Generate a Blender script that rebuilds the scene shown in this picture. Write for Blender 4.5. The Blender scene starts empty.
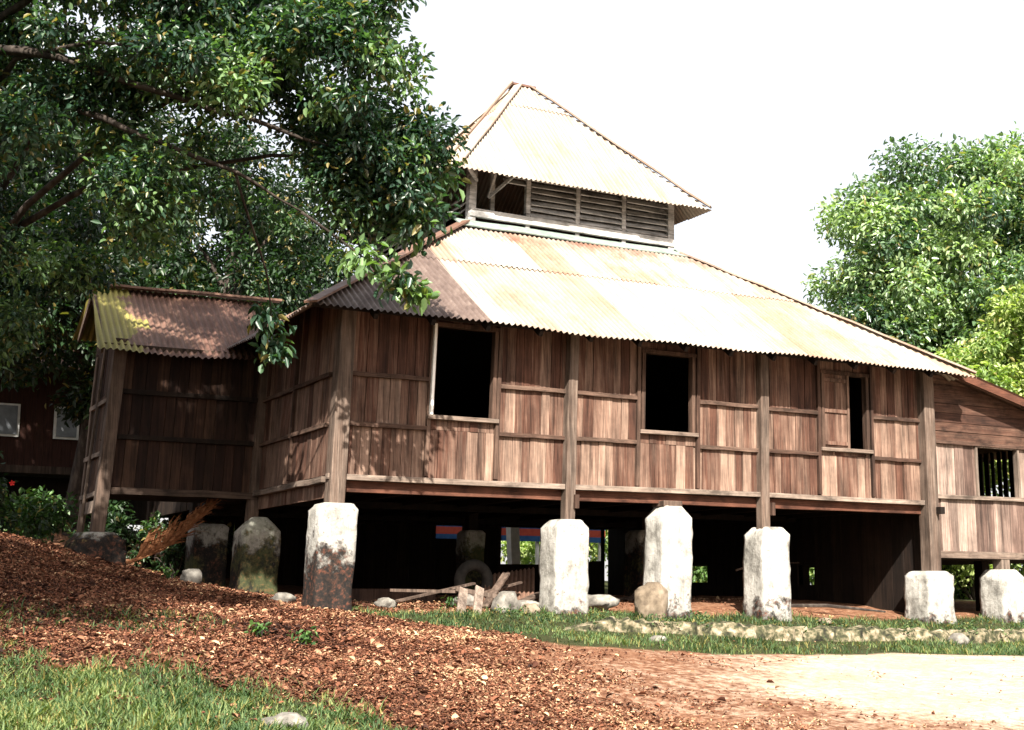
import bpy, math, random
import numpy as np
from mathutils import Vector, Matrix, noise
random.seed(7); rng = np.random.default_rng(7)
S = bpy.context.scene
COL = S.collection

# ------------------------------------------------------------------ camera, sky, sun, exposure
CAM = Vector((-6.1884, -16.7302, 1.596)); YAW, PITCH, ROLL, F = 1.0799, .1696, .0019, 1317.8
fw = Vector((math.cos(PITCH)*math.cos(YAW), math.cos(PITCH)*math.sin(YAW), math.sin(PITCH)))
rt = Vector((math.sin(YAW), -math.cos(YAW), 0)); up = rt.cross(fw)
r2 = rt*math.cos(ROLL)+up*math.sin(ROLL); u2 = -rt*math.sin(ROLL)+up*math.cos(ROLL)
cd = bpy.data.cameras.new('camera'); co = bpy.data.objects.new('camera', cd); COL.objects.link(co)
co.matrix_world = Matrix(((r2.x, u2.x, -fw.x, CAM.x), (r2.y, u2.y, -fw.y, CAM.y), (r2.z, u2.z, -fw.z, CAM.z), (0, 0, 0, 1)))
cd.sensor_width = 36; cd.lens = F*36/1024; cd.clip_end = 2000; cd.clip_start = .1
S.camera = co
SUN_EL = math.radians(42); SUN_AZ = math.radians(24)           # azimuth turned from -Y towards -X
sv = Vector((-math.sin(SUN_AZ)*math.cos(SUN_EL), -math.cos(SUN_AZ)*math.cos(SUN_EL), math.sin(SUN_EL)))
sl = bpy.data.lights.new('sun', 'SUN'); sl.energy = 5.0; sl.angle = math.radians(.6); sl.color = (1, .93, .82)
so = bpy.data.objects.new('sun', sl); COL.objects.link(so); so.rotation_euler = (-sv).to_track_quat('-Z', 'Y').to_euler()
W = bpy.data.worlds.new('World'); S.world = W; W.use_nodes = True
nt = W.node_tree; nt.nodes.clear()
sky = nt.nodes.new('ShaderNodeTexSky'); sky.sky_type = 'NISHITA'; sky.sun_disc = False
sky.sun_elevation = SUN_EL; sky.sun_rotation = math.pi+SUN_AZ
sky.dust_density = 6; sky.air_density = 1.0; sky.ozone_density = 1
bg = nt.nodes.new('ShaderNodeBackground'); bg.inputs[1].default_value = .095
veil = nt.nodes.new('ShaderNodeMix'); veil.data_type = 'RGBA'; veil.inputs[0].default_value = .62   # thin even white overcast over the blue
veil.inputs[7].default_value = (4.3, 4.15, 4.05, 1)
ow = nt.nodes.new('ShaderNodeOutputWorld')
nt.links.new(sky.outputs[0], veil.inputs[6]); nt.links.new(veil.outputs[2], bg.inputs[0]); nt.links.new(bg.outputs[0], ow.inputs[0])
S.view_settings.view_transform = 'Standard'; S.view_settings.look = 'None'
S.view_settings.gamma = 1; S.view_settings.exposure = 1.85

# ------------------------------------------------------------------ helpers
def nlink(m, a, b): m.node_tree.links.new(a, b)
class NM:
    """small node-material builder"""
    def __init__(s, name, rough=.8, spec=.3):
        s.m = bpy.data.materials.new(name); s.m.use_nodes = True
        s.n = s.m.node_tree.nodes; s.b = s.n['Principled BSDF']
        s.b.inputs['Roughness'].default_value = rough; s.b.inputs['Specular IOR Level'].default_value = spec
        s.co = s.n.new('ShaderNodeTexCoord').outputs['Object']
    def link(s, a, b): s.m.node_tree.links.new(a, b)
    def mapping(s, scale, vec=None, loc=None):
        n = s.n.new('ShaderNodeMapping'); n.inputs['Scale'].default_value = scale
        s.link(vec or s.co, n.inputs[0])
        if loc is not None: s.link(loc, n.inputs['Location'])
        return n.outputs[0]
    def noise(s, scale, vec=None, detail=6, rough=.6):
        n = s.n.new('ShaderNodeTexNoise'); n.inputs['Scale'].default_value = scale
        n.inputs['Detail'].default_value = detail; n.inputs['Roughness'].default_value = rough
        s.link(vec or s.co, n.inputs['Vector']); return n.outputs['Fac']
    def vor(s, scale, vec=None, out='Distance'):
        n = s.n.new('ShaderNodeTexVoronoi'); n.inputs['Scale'].default_value = scale
        s.link(vec or s.co, n.inputs['Vector']); return n.outputs[out]
    def ramp(s, fac, stops):
        n = s.n.new('ShaderNodeValToRGB'); e = n.color_ramp.elements
        while len(e) < len(stops): e.new(.5)
        for el, (p, c) in zip(e, stops):
            el.position = p; el.color = (c, c, c, 1) if isinstance(c, (int, float)) else (*c, 1)
        s.link(fac, n.inputs[0]); return n.outputs[0]
    def mix(s, fac, a, b, mode='MIX'):
        n = s.n.new('ShaderNodeMix'); n.data_type = 'RGBA'; n.blend_type = mode
        for j, v in ((0, fac), (6, a), (7, b)):
            i = n.inputs[j]
            if isinstance(v, (int, float)): i.default_value = v if j == 0 else (v, v, v, 1)
            elif isinstance(v, tuple): i.default_value = (*v, 1)
            else: s.link(v, i)
        return n.outputs[2]
    def math(s, op, a, b=None, c=None):
        n = s.n.new('ShaderNodeMath'); n.operation = op
        for v, i in zip((a, b, c), n.inputs):
            if v is None: continue
            if isinstance(v, (int, float)): i.default_value = v
            else: s.link(v, i)
        return n.outputs[0]
    def attr(s, name='tone'):
        n = s.n.new('ShaderNodeAttribute'); n.attribute_name = name
        sp = s.n.new('ShaderNodeSeparateColor'); s.link(n.outputs['Color'], sp.inputs[0]); return sp.outputs
    def xyz(s):
        n = s.n.new('ShaderNodeSeparateXYZ'); s.link(s.co, n.inputs[0]); return n.outputs
    def color(s, c): s.link(c, s.b.inputs['Base Color'])
    def bump(s, h, strength=.4, dist=.01):
        n = s.n.new('ShaderNodeBump'); n.inputs['Strength'].default_value = strength; n.inputs['Distance'].default_value = dist
        s.link(h, n.inputs['Height']); s.link(n.outputs[0], s.b.inputs['Normal'])

class MB:
    def __init__(s): s.v = []; s.f = []; s.t = []
    def add(s, vs, fs, tone=None):
        o = len(s.v); s.v += [tuple(v) for v in vs]; s.f += [tuple(i+o for i in f) for f in fs]
        t = tone if tone is not None else (random.random(), random.random(), random.random())
        if isinstance(t, (int, float)): t = (t, random.random(), random.random())
        s.t += [t]*len(vs) if not isinstance(t, list) else t
    def box(s, x0, x1, y0, y1, z0, z1, tone=None):
        s.add([(x0, y0, z0), (x1, y0, z0), (x1, y1, z0), (x0, y1, z0), (x0, y0, z1), (x1, y0, z1), (x1, y1, z1), (x0, y1, z1)],
              [(0, 3, 2, 1), (4, 5, 6, 7), (0, 1, 5, 4), (1, 2, 6, 5), (2, 3, 7, 6), (3, 0, 4, 7)], tone)
    def bar(s, p, q, w, h, tone=None, upv=(0, 0, 1), seg=1, wob=0):
        p = Vector(p); q = Vector(q); d = (q-p).normalized(); u = Vector(upv)
        if abs(d.dot(u)) > .95: u = Vector((0, 1, 0))
        sd = d.cross(u).normalized(); u = sd.cross(d).normalized()
        vs = []; fs = []
        for i in range(seg+1):
            c = p.lerp(q, i/seg)
            if 0 < i < seg or wob: c = c+sd*random.uniform(-wob, wob)+u*random.uniform(-wob, wob)
            for a, b in ((-1, -1), (1, -1), (1, 1), (-1, 1)): vs.append(c+sd*a*w/2+u*b*h/2)
        for i in range(seg):
            for k in range(4): fs.append((i*4+k, i*4+(k+1) % 4, i*4+4+(k+1) % 4, i*4+4+k))
        fs += [(3, 2, 1, 0), (seg*4, seg*4+1, seg*4+2, seg*4+3)]
        s.add(vs, fs, tone)
    def tube(s, pts, rs, n=8, tone=None, rough=0):
        pts = [Vector(p) for p in pts]; vs = []; fs = []
        for i, p in enumerate(pts):
            d = (pts[min(i+1, len(pts)-1)]-pts[max(i-1, 0)]).normalized()
            a = d.cross(Vector((.3, .9, .2))).normalized(); b = d.cross(a)
            for k in range(n):
                t = 2*math.pi*k/n; r = rs[i]*(1+rough*noise.noise(p*3+Vector((math.cos(t), math.sin(t), 0))*2))
                vs.append(p+a*math.cos(t)*r+b*math.sin(t)*r)
        for i in range(len(pts)-1):
            for k in range(n): fs.append((i*n+k, i*n+(k+1) % n, (i+1)*n+(k+1) % n, (i+1)*n+k))
        fs += [tuple(range(n))[::-1], tuple((len(pts)-1)*n+k for k in range(n))]
        s.add(vs, fs, tone)
    def build(s, name, mat, parent=None, smooth=False, bevel=0, label=None):
        me = bpy.data.meshes.new(name); me.from_pydata(s.v, [], s.f); me.update()
        ca = me.color_attributes.new('tone', 'FLOAT_COLOR', 'POINT')
        arr = np.ones((len(s.v), 4), np.float32); arr[:, :3] = np.array(s.t, np.float32).reshape(-1, 3); ca.data.foreach_set('color', arr.ravel())
        me.materials.append(mat)
        if smooth: me.shade_smooth()
        o = bpy.data.objects.new(name, me); COL.objects.link(o)
        if parent:
            o.parent = parent; o.matrix_parent_inverse = parent.matrix_world.inverted() if parent.type != 'MESH' else Matrix.Identity(4)
        if bevel:
            b = o.modifiers.new('bevel', 'BEVEL'); b.width = bevel; b.segments = 2; b.limit_method = 'ANGLE'
        if label: o['label'] = label
        return o
def tag(o, label=None, cat=None, group=None, kind=None):
    for k, v in (('label', label), ('category', cat), ('group', group), ('kind', kind)):
        if v: o[k] = v
    return o
def empty(name, loc, label, cat, group=None):
    o = bpy.data.objects.new(name, None); COL.objects.link(o); o.location = loc
    o.matrix_world = Matrix.Translation(loc); o.empty_display_size = .3
    return tag(o, label, cat, group)

def npmesh(name, V, Fq, mat, tone=None, parent=None, smooth=False):
    """V (n,3), Fq (m,k) all faces with k corners"""
    me = bpy.data.meshes.new(name); n = len(V); m, k = Fq.shape
    me.vertices.add(n); me.vertices.foreach_set('co', V.astype(np.float32).ravel())
    me.loops.add(m*k); me.loops.foreach_set('vertex_index', Fq.astype(np.int32).ravel())
    me.polygons.add(m); me.polygons.foreach_set('loop_start', np.arange(0, m*k, k, dtype=np.int32))
    me.polygons.foreach_set('loop_total', np.full(m, k, np.int32)); me.update(calc_edges=True)
    if tone is not None:
        ca = me.color_attributes.new('tone', 'FLOAT_COLOR', 'POINT')
        a = np.ones((n, 4), np.float32); a[:, :3] = tone; ca.data.foreach_set('color', a.ravel())
    me.materials.append(mat)
    if smooth: me.shade_smooth()
    o = bpy.data.objects.new(name, me); COL.objects.link(o)
    if parent:
        o.parent = parent; o.matrix_parent_inverse = parent.matrix_world.inverted()
    return o

def leaves_arrays(P, D, Nn, L, Wd, tone, fold=.25):
    """leaf per row: base P, direction D, normal Nn, length L, width Wd"""
    D = D/np.linalg.norm(D, axis=1, keepdims=True)
    Sd = np.cross(D, Nn); Sd /= np.linalg.norm(Sd, axis=1, keepdims=True)+1e-9
    N2 = np.cross(Sd, D)
    L = L[:, None]; Wd = Wd[:, None]
    base = P; tip = P+D*L-N2*L*.15
    l1 = P+D*L*.3+Sd*Wd*.5+N2*Wd*fold; l2 = P+D*L*.68+Sd*Wd*.42+N2*Wd*fold*.7
    r1 = P+D*L*.3-Sd*Wd*.5+N2*Wd*fold; r2 = P+D*L*.68-Sd*Wd*.42+N2*Wd*fold*.7
    V = np.stack([base, l1, l2, tip, r2, r1], 1).reshape(-1, 3)
    i = np.arange(len(P))[:, None]*6
    Fq = np.concatenate([i+np.array([[0, 1, 2, 3]]), i+np.array([[0, 3, 4, 5]])], 0)
    return V, Fq, np.repeat(tone, 6, 0)

# ------------------------------------------------------------------ terrain height (thin-plate spline through surveyed points)
CP = [(0.07,0,1.33),(3.65,0,1.3),(5.47,0,1.24),(7.35,0,1.2),(10.8,0,1.12),(12.6,0,1.1),(0,3,1.53),(-2.4,3.2,2.08),(16,0,1.1),(20,-4,.6),(3,4,1.5),(8,4,1.5),(12,5,1.45),(0,8,1.7),(5,11,1.6),(11,11,1.5),(-3,8,2.1),(-6,5,2.3),(4,-1.75,1.02),(7,-1.75,.86),(10,-1.75,.8),(14,-1.75,.78),(1.5,-1.6,1.1),(-3.82,2.41,2.33),(-3.09,2.02,2.02),(-2.35,1.06,1.7),(-1.55,.07,1.47),(-4.55,-4,1.15),(-2.98,-4.84,1.07),(-4.86,-6.67,.63),(-3.17,-7.01,.58),(-1.8,-6.6,.5),(-1.53,-3.35,1.09),(.89,-3.5,.94),(-.76,-6.59,.44),(5.03,-3.45,.74),(1.71,-7.35,.39),(8.33,-4.08,.72),(3.86,-7.93,.34),(-2.69,-1.59,1.38),(-6.18,1.41,1.94),(-6.1,-5.44,.79),(-6.2,-16.7,.05),(-12,-14,.3),(0,-16,0),(-10,-5,1.7),(-9,3,2.6),
      (-3,12.5,3.0),(-7,12,3.3),(0,18,3.3),(-6,18,3.7),
      (48,0,1),(42,22.5,1.44),(25.5,39,1.84),(3,45,2.1),(-19.5,39,2.14),(-36,22.5,1.96),(-42,0,1.6),(-36,-22.5,1.16),(-19.5,-39,.76),(3,-45,.5),(25.5,-39,.46),(42,-22.5,.64)]
CP = np.array(CP, float)
def _fit():
    n = len(CP); d = np.hypot(CP[:, None, 0]-CP[None, :, 0], CP[:, None, 1]-CP[None, :, 1])
    K = np.where(d > 0, d*d*np.log(d+1e-9), 0)+.02*np.eye(n); Pm = np.c_[np.ones(n), CP[:, :2]]
    return np.linalg.solve(np.block([[K, Pm], [Pm.T, np.zeros((3, 3))]]), np.r_[CP[:, 2], 0, 0, 0])
_w = _fit()
def gz(x, y):
    x = np.asarray(x, float); y = np.asarray(y, float); sh = x.shape; x = x.ravel(); y = y.ravel(); out = np.empty(len(x))
    for i in range(0, len(x), 20000):
        a, b = x[i:i+20000], y[i:i+20000]
        d = np.hypot(a[:, None]-CP[:, 0], b[:, None]-CP[:, 1])
        z = (d*d*np.log(d+1e-9))@_w[:len(CP)]+_w[-3]+_w[-2]*a+_w[-1]*b
        r = np.hypot(a-3, b); t = np.clip((r-38)/25, 0, 1); t = t*t*(3-2*t)
        out[i:i+20000] = z*(1-t)+1.4*t
    return out.reshape(sh)
def g1(x, y): return float(gz(np.array([x]), np.array([y]))[0])
def vnoise(x, y, s=1.0, seed=0):
    """cheap smooth 2-D value noise, -1..1"""
    out = np.zeros(np.shape(x)); amp = 1
    for o in range(3):
        u = np.asarray(x)*s*2**o+seed*17.3+o*5.1; v = np.asarray(y)*s*2**o-seed*9.7+o*3.3
        i = np.floor(u); j = np.floor(v); a = u-i; b = v-j; a = a*a*(3-2*a); b = b*b*(3-2*b)
        h = lambda p, q: (np.sin(p*127.1+q*311.7)*43758.5453) % 1
        out += amp*((h(i, j)*(1-a)+h(i+1, j)*a)*(1-b)+(h(i, j+1)*(1-a)+h(i+1, j+1)*a)*b-.5)*2; amp *= .5
    return out/1.75
sm = lambda a, b, x: (lambda t: t*t*(3-2*t))(np.clip((x-a)/(b-a), 0, 1))
def zones(x, y):
    n = vnoise(x, y, 1.1, 1); n2 = vnoise(x, y, 3.2, 2)
    fx = np.interp(y, [-12, -8, -6.5, -5, -4, -3, -2], [7, 3.8, 3.0, 3.0, 4.0, 5.2, 6.3])
    sand = (.42*sm(-3.4, .6, x-fx+n*1.0+n2*.7)+.58*sm(-.9, 1.3, x-fx+n*.6+n2*.3))*sm(-1.9, -3.3, y)
    ga = np.interp(x, [-9, -4.55, -4.12, -3.58, -3.02, -2.56, -2.12, -1.82, -1.63, -1.4, -1.2], [-3, -3.96, -4.47, -4.76, -5, -5.29, -5.6, -6.02, -6.63, -8, -40])
    grassA = sm(-.5, .9, ga-y-.25+n*.55+n2*.45)*(y > -14)
    yf = .35*vnoise(x, y, .8, 77)+np.interp(x, [0, .5, 1.5, 1.9, 2.9, 4.3, 7, 9, 16, 30], [0.2, -.6, -1.95, -2.75, -2.95, -3.05, -3.1, -3.5, -3.7, -4])
    strip = sm(-.15, .3, y-yf+n*.25)*sm(.3, -.1, y)*(x > .2)
    patch = sm(1.6, .7, np.hypot((x+3.5)*.9, y+2.7)+n*.5)*.55
    far = sm(13, 19, np.hypot(x-2, y+2))*(1-sand)*.9
    grass = np.clip(np.maximum.reduce([grassA, strip, patch*(1-grassA), far]), 0, 1)
    lit = (1-np.clip(sand*1.05-.1, 0, .88))*(1-.8*np.maximum(grassA, strip))*(y < 5)
    dense = sm(2.6, -1.2, x-np.interp(y, [-8, -5, -2], [0, -.2, .6])+n*.6)
    lit = lit*(.16+.84*dense)*(1-patch*.6)
    return lit, grass, sand, grassA, strip

# ------------------------------------------------------------------ materials
def wood_mat(name, dark, mid, light, streak=1.0, horiz=False):
    m = NM(name, .85, .2); t = m.attr()
    off = m.n.new('ShaderNodeCombineXYZ'); m.link(m.math('MULTIPLY', t[1], 37.), off.inputs[0]); m.link(m.math('MULTIPLY', t[2], 53.), off.inputs[2])
    v = m.mapping((1.3, 1.3, 22) if horiz else (22, 22, 1.3), loc=off.outputs[0]); n1 = m.noise(1.0, v, 5, .65)
    v2 = m.mapping((2.2, 2.2, 70) if horiz else (70, 70, 2.2), loc=off.outputs[0]); n2 = m.noise(1.0, v2, 3, .6)
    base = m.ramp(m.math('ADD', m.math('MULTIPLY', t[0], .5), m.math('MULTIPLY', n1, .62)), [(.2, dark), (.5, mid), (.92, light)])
    grain = m.ramp(n2, [(.32, .45), (.6, 1.12)])
    c = m.mix(streak*.75, base, grain, 'MULTIPLY')
    blot = m.ramp(m.noise(1.7, None, 5, .7), [(.35, .45), (.62, 1.15)])
    c = m.mix(.6, c, blot, 'MULTIPLY')
    run = m.ramp(m.noise(1., m.mapping((2.4, 2.4, 5) if horiz else (7, 7, .55)), 5, .65), [(.36, .30), (.49, .98), (.66, 1.4)])   # water runs crossing the boards
    c = m.mix(.75, c, run, 'MULTIPLY'); m.color(c)
    m.bump(m.math('ADD', n2, n1), .5, .008)
    return m.m
M = {}
WALL = ((.013, .005, .0036), (.072, .033, .022), (.255, .176, .134)); GREY = ((.026, .017, .013), (.088, .060, .046), (.25, .20, .165)); FRAME = ((.016, .008, .006), (.055, .030, .021), (.15, .10, .075))
M['wall'] = wood_mat('wall_boards', *WALL); M['wall_h'] = wood_mat('gable_boards', (.014, .006, .004), (.052, .024, .016), (.14, .085, .06), horiz=True)
M['wall_shaded'] = wood_mat('shaded_annex_boards', (.006, .003, .002), (.022, .010, .007), (.085, .047, .03))  # wall wood darkened: the annex's tree shade is painted into its colour
M['grey'] = wood_mat('weathered_timber', *GREY); M['grey_h'] = wood_mat('weathered_rail', *GREY, horiz=True)
M['pink'] = wood_mat('bleached_boards', (.03, .018, .014), (.10, .064, .052), (.31, .235, .195))
M['beam'] = wood_mat('red_beam', (.022, .008, .005), (.07, .026, .016), (.13, .058, .036), horiz=True)
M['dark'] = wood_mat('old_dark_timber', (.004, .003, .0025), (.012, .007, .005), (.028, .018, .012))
M['louvre'] = wood_mat('grey_louvre', (.11, .107, .105), (.27, .26, .25), (.46, .455, .45), horiz=True)
M['frame'] = wood_mat('frame_timber', *FRAME); M['frame_h'] = wood_mat('frame_rail', *FRAME, horiz=True)

def roof_mat(name, kind):
    m = NM(name, .5, .4); t = m.attr(); x, y, z = m.xyz()[:3]
    n1 = m.noise(.9, None, 6, .65); n2 = m.noise(5, m.mapping((1, 1, .35)), 5, .7); n3 = m.noise(30, None, 3, .6)
    if kind == 'main':
        base = m.ramp(m.math('ADD', m.math('MULTIPLY', t[0], .38), m.math('MULTIPLY', n2, .62)), [(.16, (.225, .165, .125)), (.4, (.29, .25, .205)), (.85, (.38, .355, .32))])
        rust = m.ramp(m.math('ADD', m.math('MULTIPLY', t[1], .28), m.math('ADD', m.math('MULTIPLY', n1, .5), m.math('MULTIPLY', n2, .3))), [(.52, 0.), (.72, .75)])
        c = m.mix(rust, base, (.22, .105, .055))
        runs = m.noise(1., m.mapping((7, .5, .5)), 5, .7); c = m.mix(m.ramp(runs, [(.50, 0.), (.68, .55)]), c, (.16, .085, .05))
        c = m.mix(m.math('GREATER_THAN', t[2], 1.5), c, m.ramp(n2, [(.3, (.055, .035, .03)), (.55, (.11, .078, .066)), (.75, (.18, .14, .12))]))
        edge = m.ramp(m.math('ADD', z, m.math('MULTIPLY', n2, .55)), [(0, 0.), (1, 1.)])
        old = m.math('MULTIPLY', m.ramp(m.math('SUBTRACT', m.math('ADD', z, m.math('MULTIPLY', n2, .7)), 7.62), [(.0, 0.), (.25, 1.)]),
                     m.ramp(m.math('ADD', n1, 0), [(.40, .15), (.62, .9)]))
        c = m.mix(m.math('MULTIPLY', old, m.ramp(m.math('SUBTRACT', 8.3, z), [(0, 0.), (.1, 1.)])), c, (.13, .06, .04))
    elif kind == 'annex':
        base = m.ramp(m.math('ADD', m.math('MULTIPLY', t[0], .5), m.math('MULTIPLY', n2, .5)), [(.2, (.045, .02, .014)), (.5, (.10, .048, .034)), (.85, (.20, .12, .085))])
        moss = m.ramp(m.math('ADD', m.math('MULTIPLY', x, -.55), m.math('ADD', n1, -.55)), [(.98, 0.), (1.22, .9)])
        c = m.mix(moss, base, (.25, .23, .055))
    else:
        base = m.ramp(m.math('ADD', m.math('MULTIPLY', t[0], .5), m.math('MULTIPLY', n2, .5)), [(.2, (.055, .024, .016)), (.5, (.11, .052, .034)), (.85, (.2, .12, .085))])
        c = base
    val = m.math('FRACT', m.math('MULTIPLY', t[2], .999)); c = m.mix(m.ramp(val, [(.0, .5), (.6, 0.)]), c, (.06, .04, .028))      # troughs coloured darker than the crests
    c = m.mix(.35, c, m.ramp(n3, [(.3, .6), (.7, 1.1)]), 'MULTIPLY')
    m.color(c); m.link(m.ramp(n2, [(.3, .75), (.7, .5)]), m.b.inputs['Roughness'])
    return m.m
M['roof'] = roof_mat('galvanised_roof', 'main'); M['roof_annex'] = roof_mat('rusty_mossy_roof', 'annex'); M['rust'] = roof_mat('rusted_iron', 'rust')
m = NM('pale_flashing', .5); m.color(m.ramp(m.noise(6), [(.3, (.11, .15, .135)), (.6, (.20, .24, .215)), (.8, (.15, .11, .075))])); M['flashing'] = m.m

def pillar_mat(name, stain, moss=0.):
    m = NM(name, .9, .15); g = m.attr(); h = g[0]     # h: height fraction up the pillar
    n1 = m.noise(3.2, None, 7, .68); n2 = m.noise(16, None, 6, .7); n3 = m.noise(1.6, None, 3, .5)
    base = m.ramp(n1, [(.32, (.12, .115, .105)), (.45, (.27, .262, .24)), (.60, (.40, .39, .365))])
    chips = m.ramp(n2, [(.62, 0.), (.66, .8)]); c = m.mix(chips, base, (.09, .07, .055))
    drip = m.ramp(m.noise(1, m.mapping((26, 26, 2.2)), 4, .6), [(.52, 0.), (.72, .6)]); c = m.mix(drip, c, (.15, .135, .12))
    lo = m.math('SUBTRACT', m.math('ADD', m.math('MULTIPLY', m.math('SUBTRACT', n1, .5), 1.6), m.math('MULTIPLY', n2, .25)), m.math('SUBTRACT', h, stain))
    c = m.mix(m.ramp(lo, [(.0, 0.), (.10, .7), (.2, .98)]), c, m.ramp(n2, [(.44, (.006, .005, .005)), (.54, (.020, .012, .009)), (.64, (.085, .030, .018))]))
    if moss: c = m.mix(m.ramp(m.math('ADD', n3, m.math('MULTIPLY', m.math('SUBTRACT', n2, .5), .6)), [(.5, 0.), (.62, moss)]), c, (.10, .13, .04))
    m.color(c); m.bump(m.math('ADD', n2, m.math('MULTIPLY', n1, 2.)), .6, .02); return m.m
M['pil_white'] = pillar_mat('limewashed_concrete', .06); M['pil_corner'] = pillar_mat('limewash_stained_foot', .50)
M['pil_black'] = pillar_mat('limewash_black_blotch', .68, .25); M['pil_grey'] = pillar_mat('grey_concrete', .7, .3)
M['pil_moss'] = pillar_mat('mossy_block', .9, .7)

def plain(name, stops, scale=6, rough=.85, bump=.3, vec=None, spec=.25):
    m = NM(name, rough, spec); n = m.noise(scale, m.mapping(vec) if vec else None, 6, .65); m.color(m.ramp(n, stops))
    if bump: m.bump(n, bump, .02)
    return m.m
M['bark'] = plain('bark', [(.3, (.008, .006, .005)), (.5, (.028, .021, .017)), (.7, (.075, .062, .052))], 9, vec=(1, 1, .3), bump=.8)
M['rock'] = plain('pale_rock', [(.3, (.04, .037, .033)), (.5, (.14, .13, .115)), (.68, (.27, .255, .225))], 5, bump=.7)
M['rock_brown'] = plain('tan_rock', [(.3, (.05, .036, .025)), (.5, (.16, .125, .09)), (.7, (.27, .22, .17))], 4, bump=.7)
M['rubber'] = plain('old_rubber', [(.3, (.012, .011, .010)), (.7, (.04, .036, .032))], 8)
M['frond'] = plain('dry_frond', [(.3, (.10, .038, .018)), (.5, (.24, .10, .045)), (.7, (.36, .18, .085))], 14)
M['white'] = plain('old_white_paint', [(.3, (.6, .6, .58)), (.7, (.8, .8, .78))], 6, bump=0)
M['plaster'] = plain('pale_plaster', [(.3, (.12, .13, .15)), (.7, (.24, .26, .28))], 3, bump=0)
M['redwall'] = plain('red_painted_boards', [(.3, (.016, .006, .004)), (.7, (.05, .018, .012))], 4, vec=(8, 8, .5))
M['rail_blue'] = plain('blue_paint', [(.3, (.01, .04, .13)), (.7, (.025, .09, .22))], 4, bump=0)
M['rail_red'] = plain('red_paint', [(.3, (.22, .03, .02)), (.7, (.33, .06, .035))], 4, bump=0)
M['flower'] = plain('red_petal', [(.3, (.5, .02, .02)), (.7, (.7, .05, .04))], 4, bump=0)

def leaf_mat(name, c0, c1, c2, rough=.42, trans=.35, spec=.5, dry=.93):  # thin two-sided leaf
    m = NM(name, rough, spec); t = m.attr()
    c = m.ramp(t[0], [(.05, c0), (.5, c1), (.9, c2)]); c = m.mix(m.ramp(t[1], [(dry, 0.), (dry+.04, .7)]), c, (.25, .19, .06)); m.color(c)
    tr = m.n.new('ShaderNodeBsdfTranslucent'); m.link(m.mix(1., c, (1.25, 1.5, .45), 'MULTIPLY'), tr.inputs[0])
    mx = m.n.new('ShaderNodeMixShader'); mx.inputs[0].default_value = trans
    m.link(m.b.outputs[0], mx.inputs[1]); m.link(tr.outputs[0], mx.inputs[2]); m.link(mx.outputs[0], m.n['Material Output'].inputs[0]); return m.m
M['leafA'] = leaf_mat('broad_leaf', (.010, .028, .018), (.036, .080, .048), (.145, .235, .095), .36, .38)
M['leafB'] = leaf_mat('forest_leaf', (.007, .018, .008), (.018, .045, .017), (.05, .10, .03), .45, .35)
M['leafC'] = leaf_mat('dome_leaf', (.024, .058, .034), (.11, .185, .095), (.31, .41, .22), .3, .4, .8)
M['leafD'] = leaf_mat('lime_leaf', (.07, .13, .035), (.17, .25, .07), (.36, .42, .16), .45, .4)
M['leafS'] = leaf_mat('shrub_leaf', (.012, .035, .011), (.032, .08, .022), (.09, .17, .045), .45, .35)
M['grass'] = leaf_mat('grass_blade', (.020, .042, .018), (.062, .112, .042), (.19, .23, .085), .6, .35, .25, .86)
m = NM('dead_leaf', .8, .2); t = m.attr()
m.color(m.ramp(t[0], [(.0, (.010, .004, .003)), (.38, (.050, .018, .010)), (.66, (.155, .060, .032)), (.9, (.30, .165, .10)), (1., (.45, .31, .18))])); M['litter'] = m.m

# ground
m = NM('ground_soil', .95, .1); z = m.attr()
n1 = m.noise(1.1, None, 7, .65); n2 = m.noise(9, None, 7, .7); n3 = m.noise(45, None, 5, .7)
soil = m.ramp(n2, [(.3, (.06, .025, .015)), (.5, (.185, .088, .05)), (.7, (.32, .19, .12))])
sand = m.ramp(m.math('ADD', m.math('MULTIPLY', n1, .4), m.math('MULTIPLY', n2, .6)), [(.3, (.27, .165, .115)), (.5, (.43, .335, .25)), (.66, (.54, .48, .39))])
grs = m.ramp(n2, [(.3, (.018, .022, .009)), (.6, (.045, .05, .02)), (.75, (.10, .07, .04))])
speck2 = m.vor(28)
mask = lambda a, k: m.ramp(m.math('ADD', a, m.math('MULTIPLY', m.math('SUBTRACT', n2, .5), k)), [(.25, 0.), (.7, 1.)])
c = m.mix(m.ramp(m.math('ADD', z[2], m.math('MULTIPLY', m.math('SUBTRACT', n2, .5), 1.5)), [(.12, 0.), (.85, 1.)]), soil, sand); c = m.mix(mask(z[1], .8), c, grs)
speck = m.ramp(n3, [(.36, .35), (.45, 1.)]); c = m.mix(.7, c, speck, 'MULTIPLY')
m.color(c); m.bump(m.math('ADD', n2, m.math('MULTIPLY', n3, .6)), .9, .05); M['ground'] = m.m
m = NM('haze_sheet'); M['none'] = m.m

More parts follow.
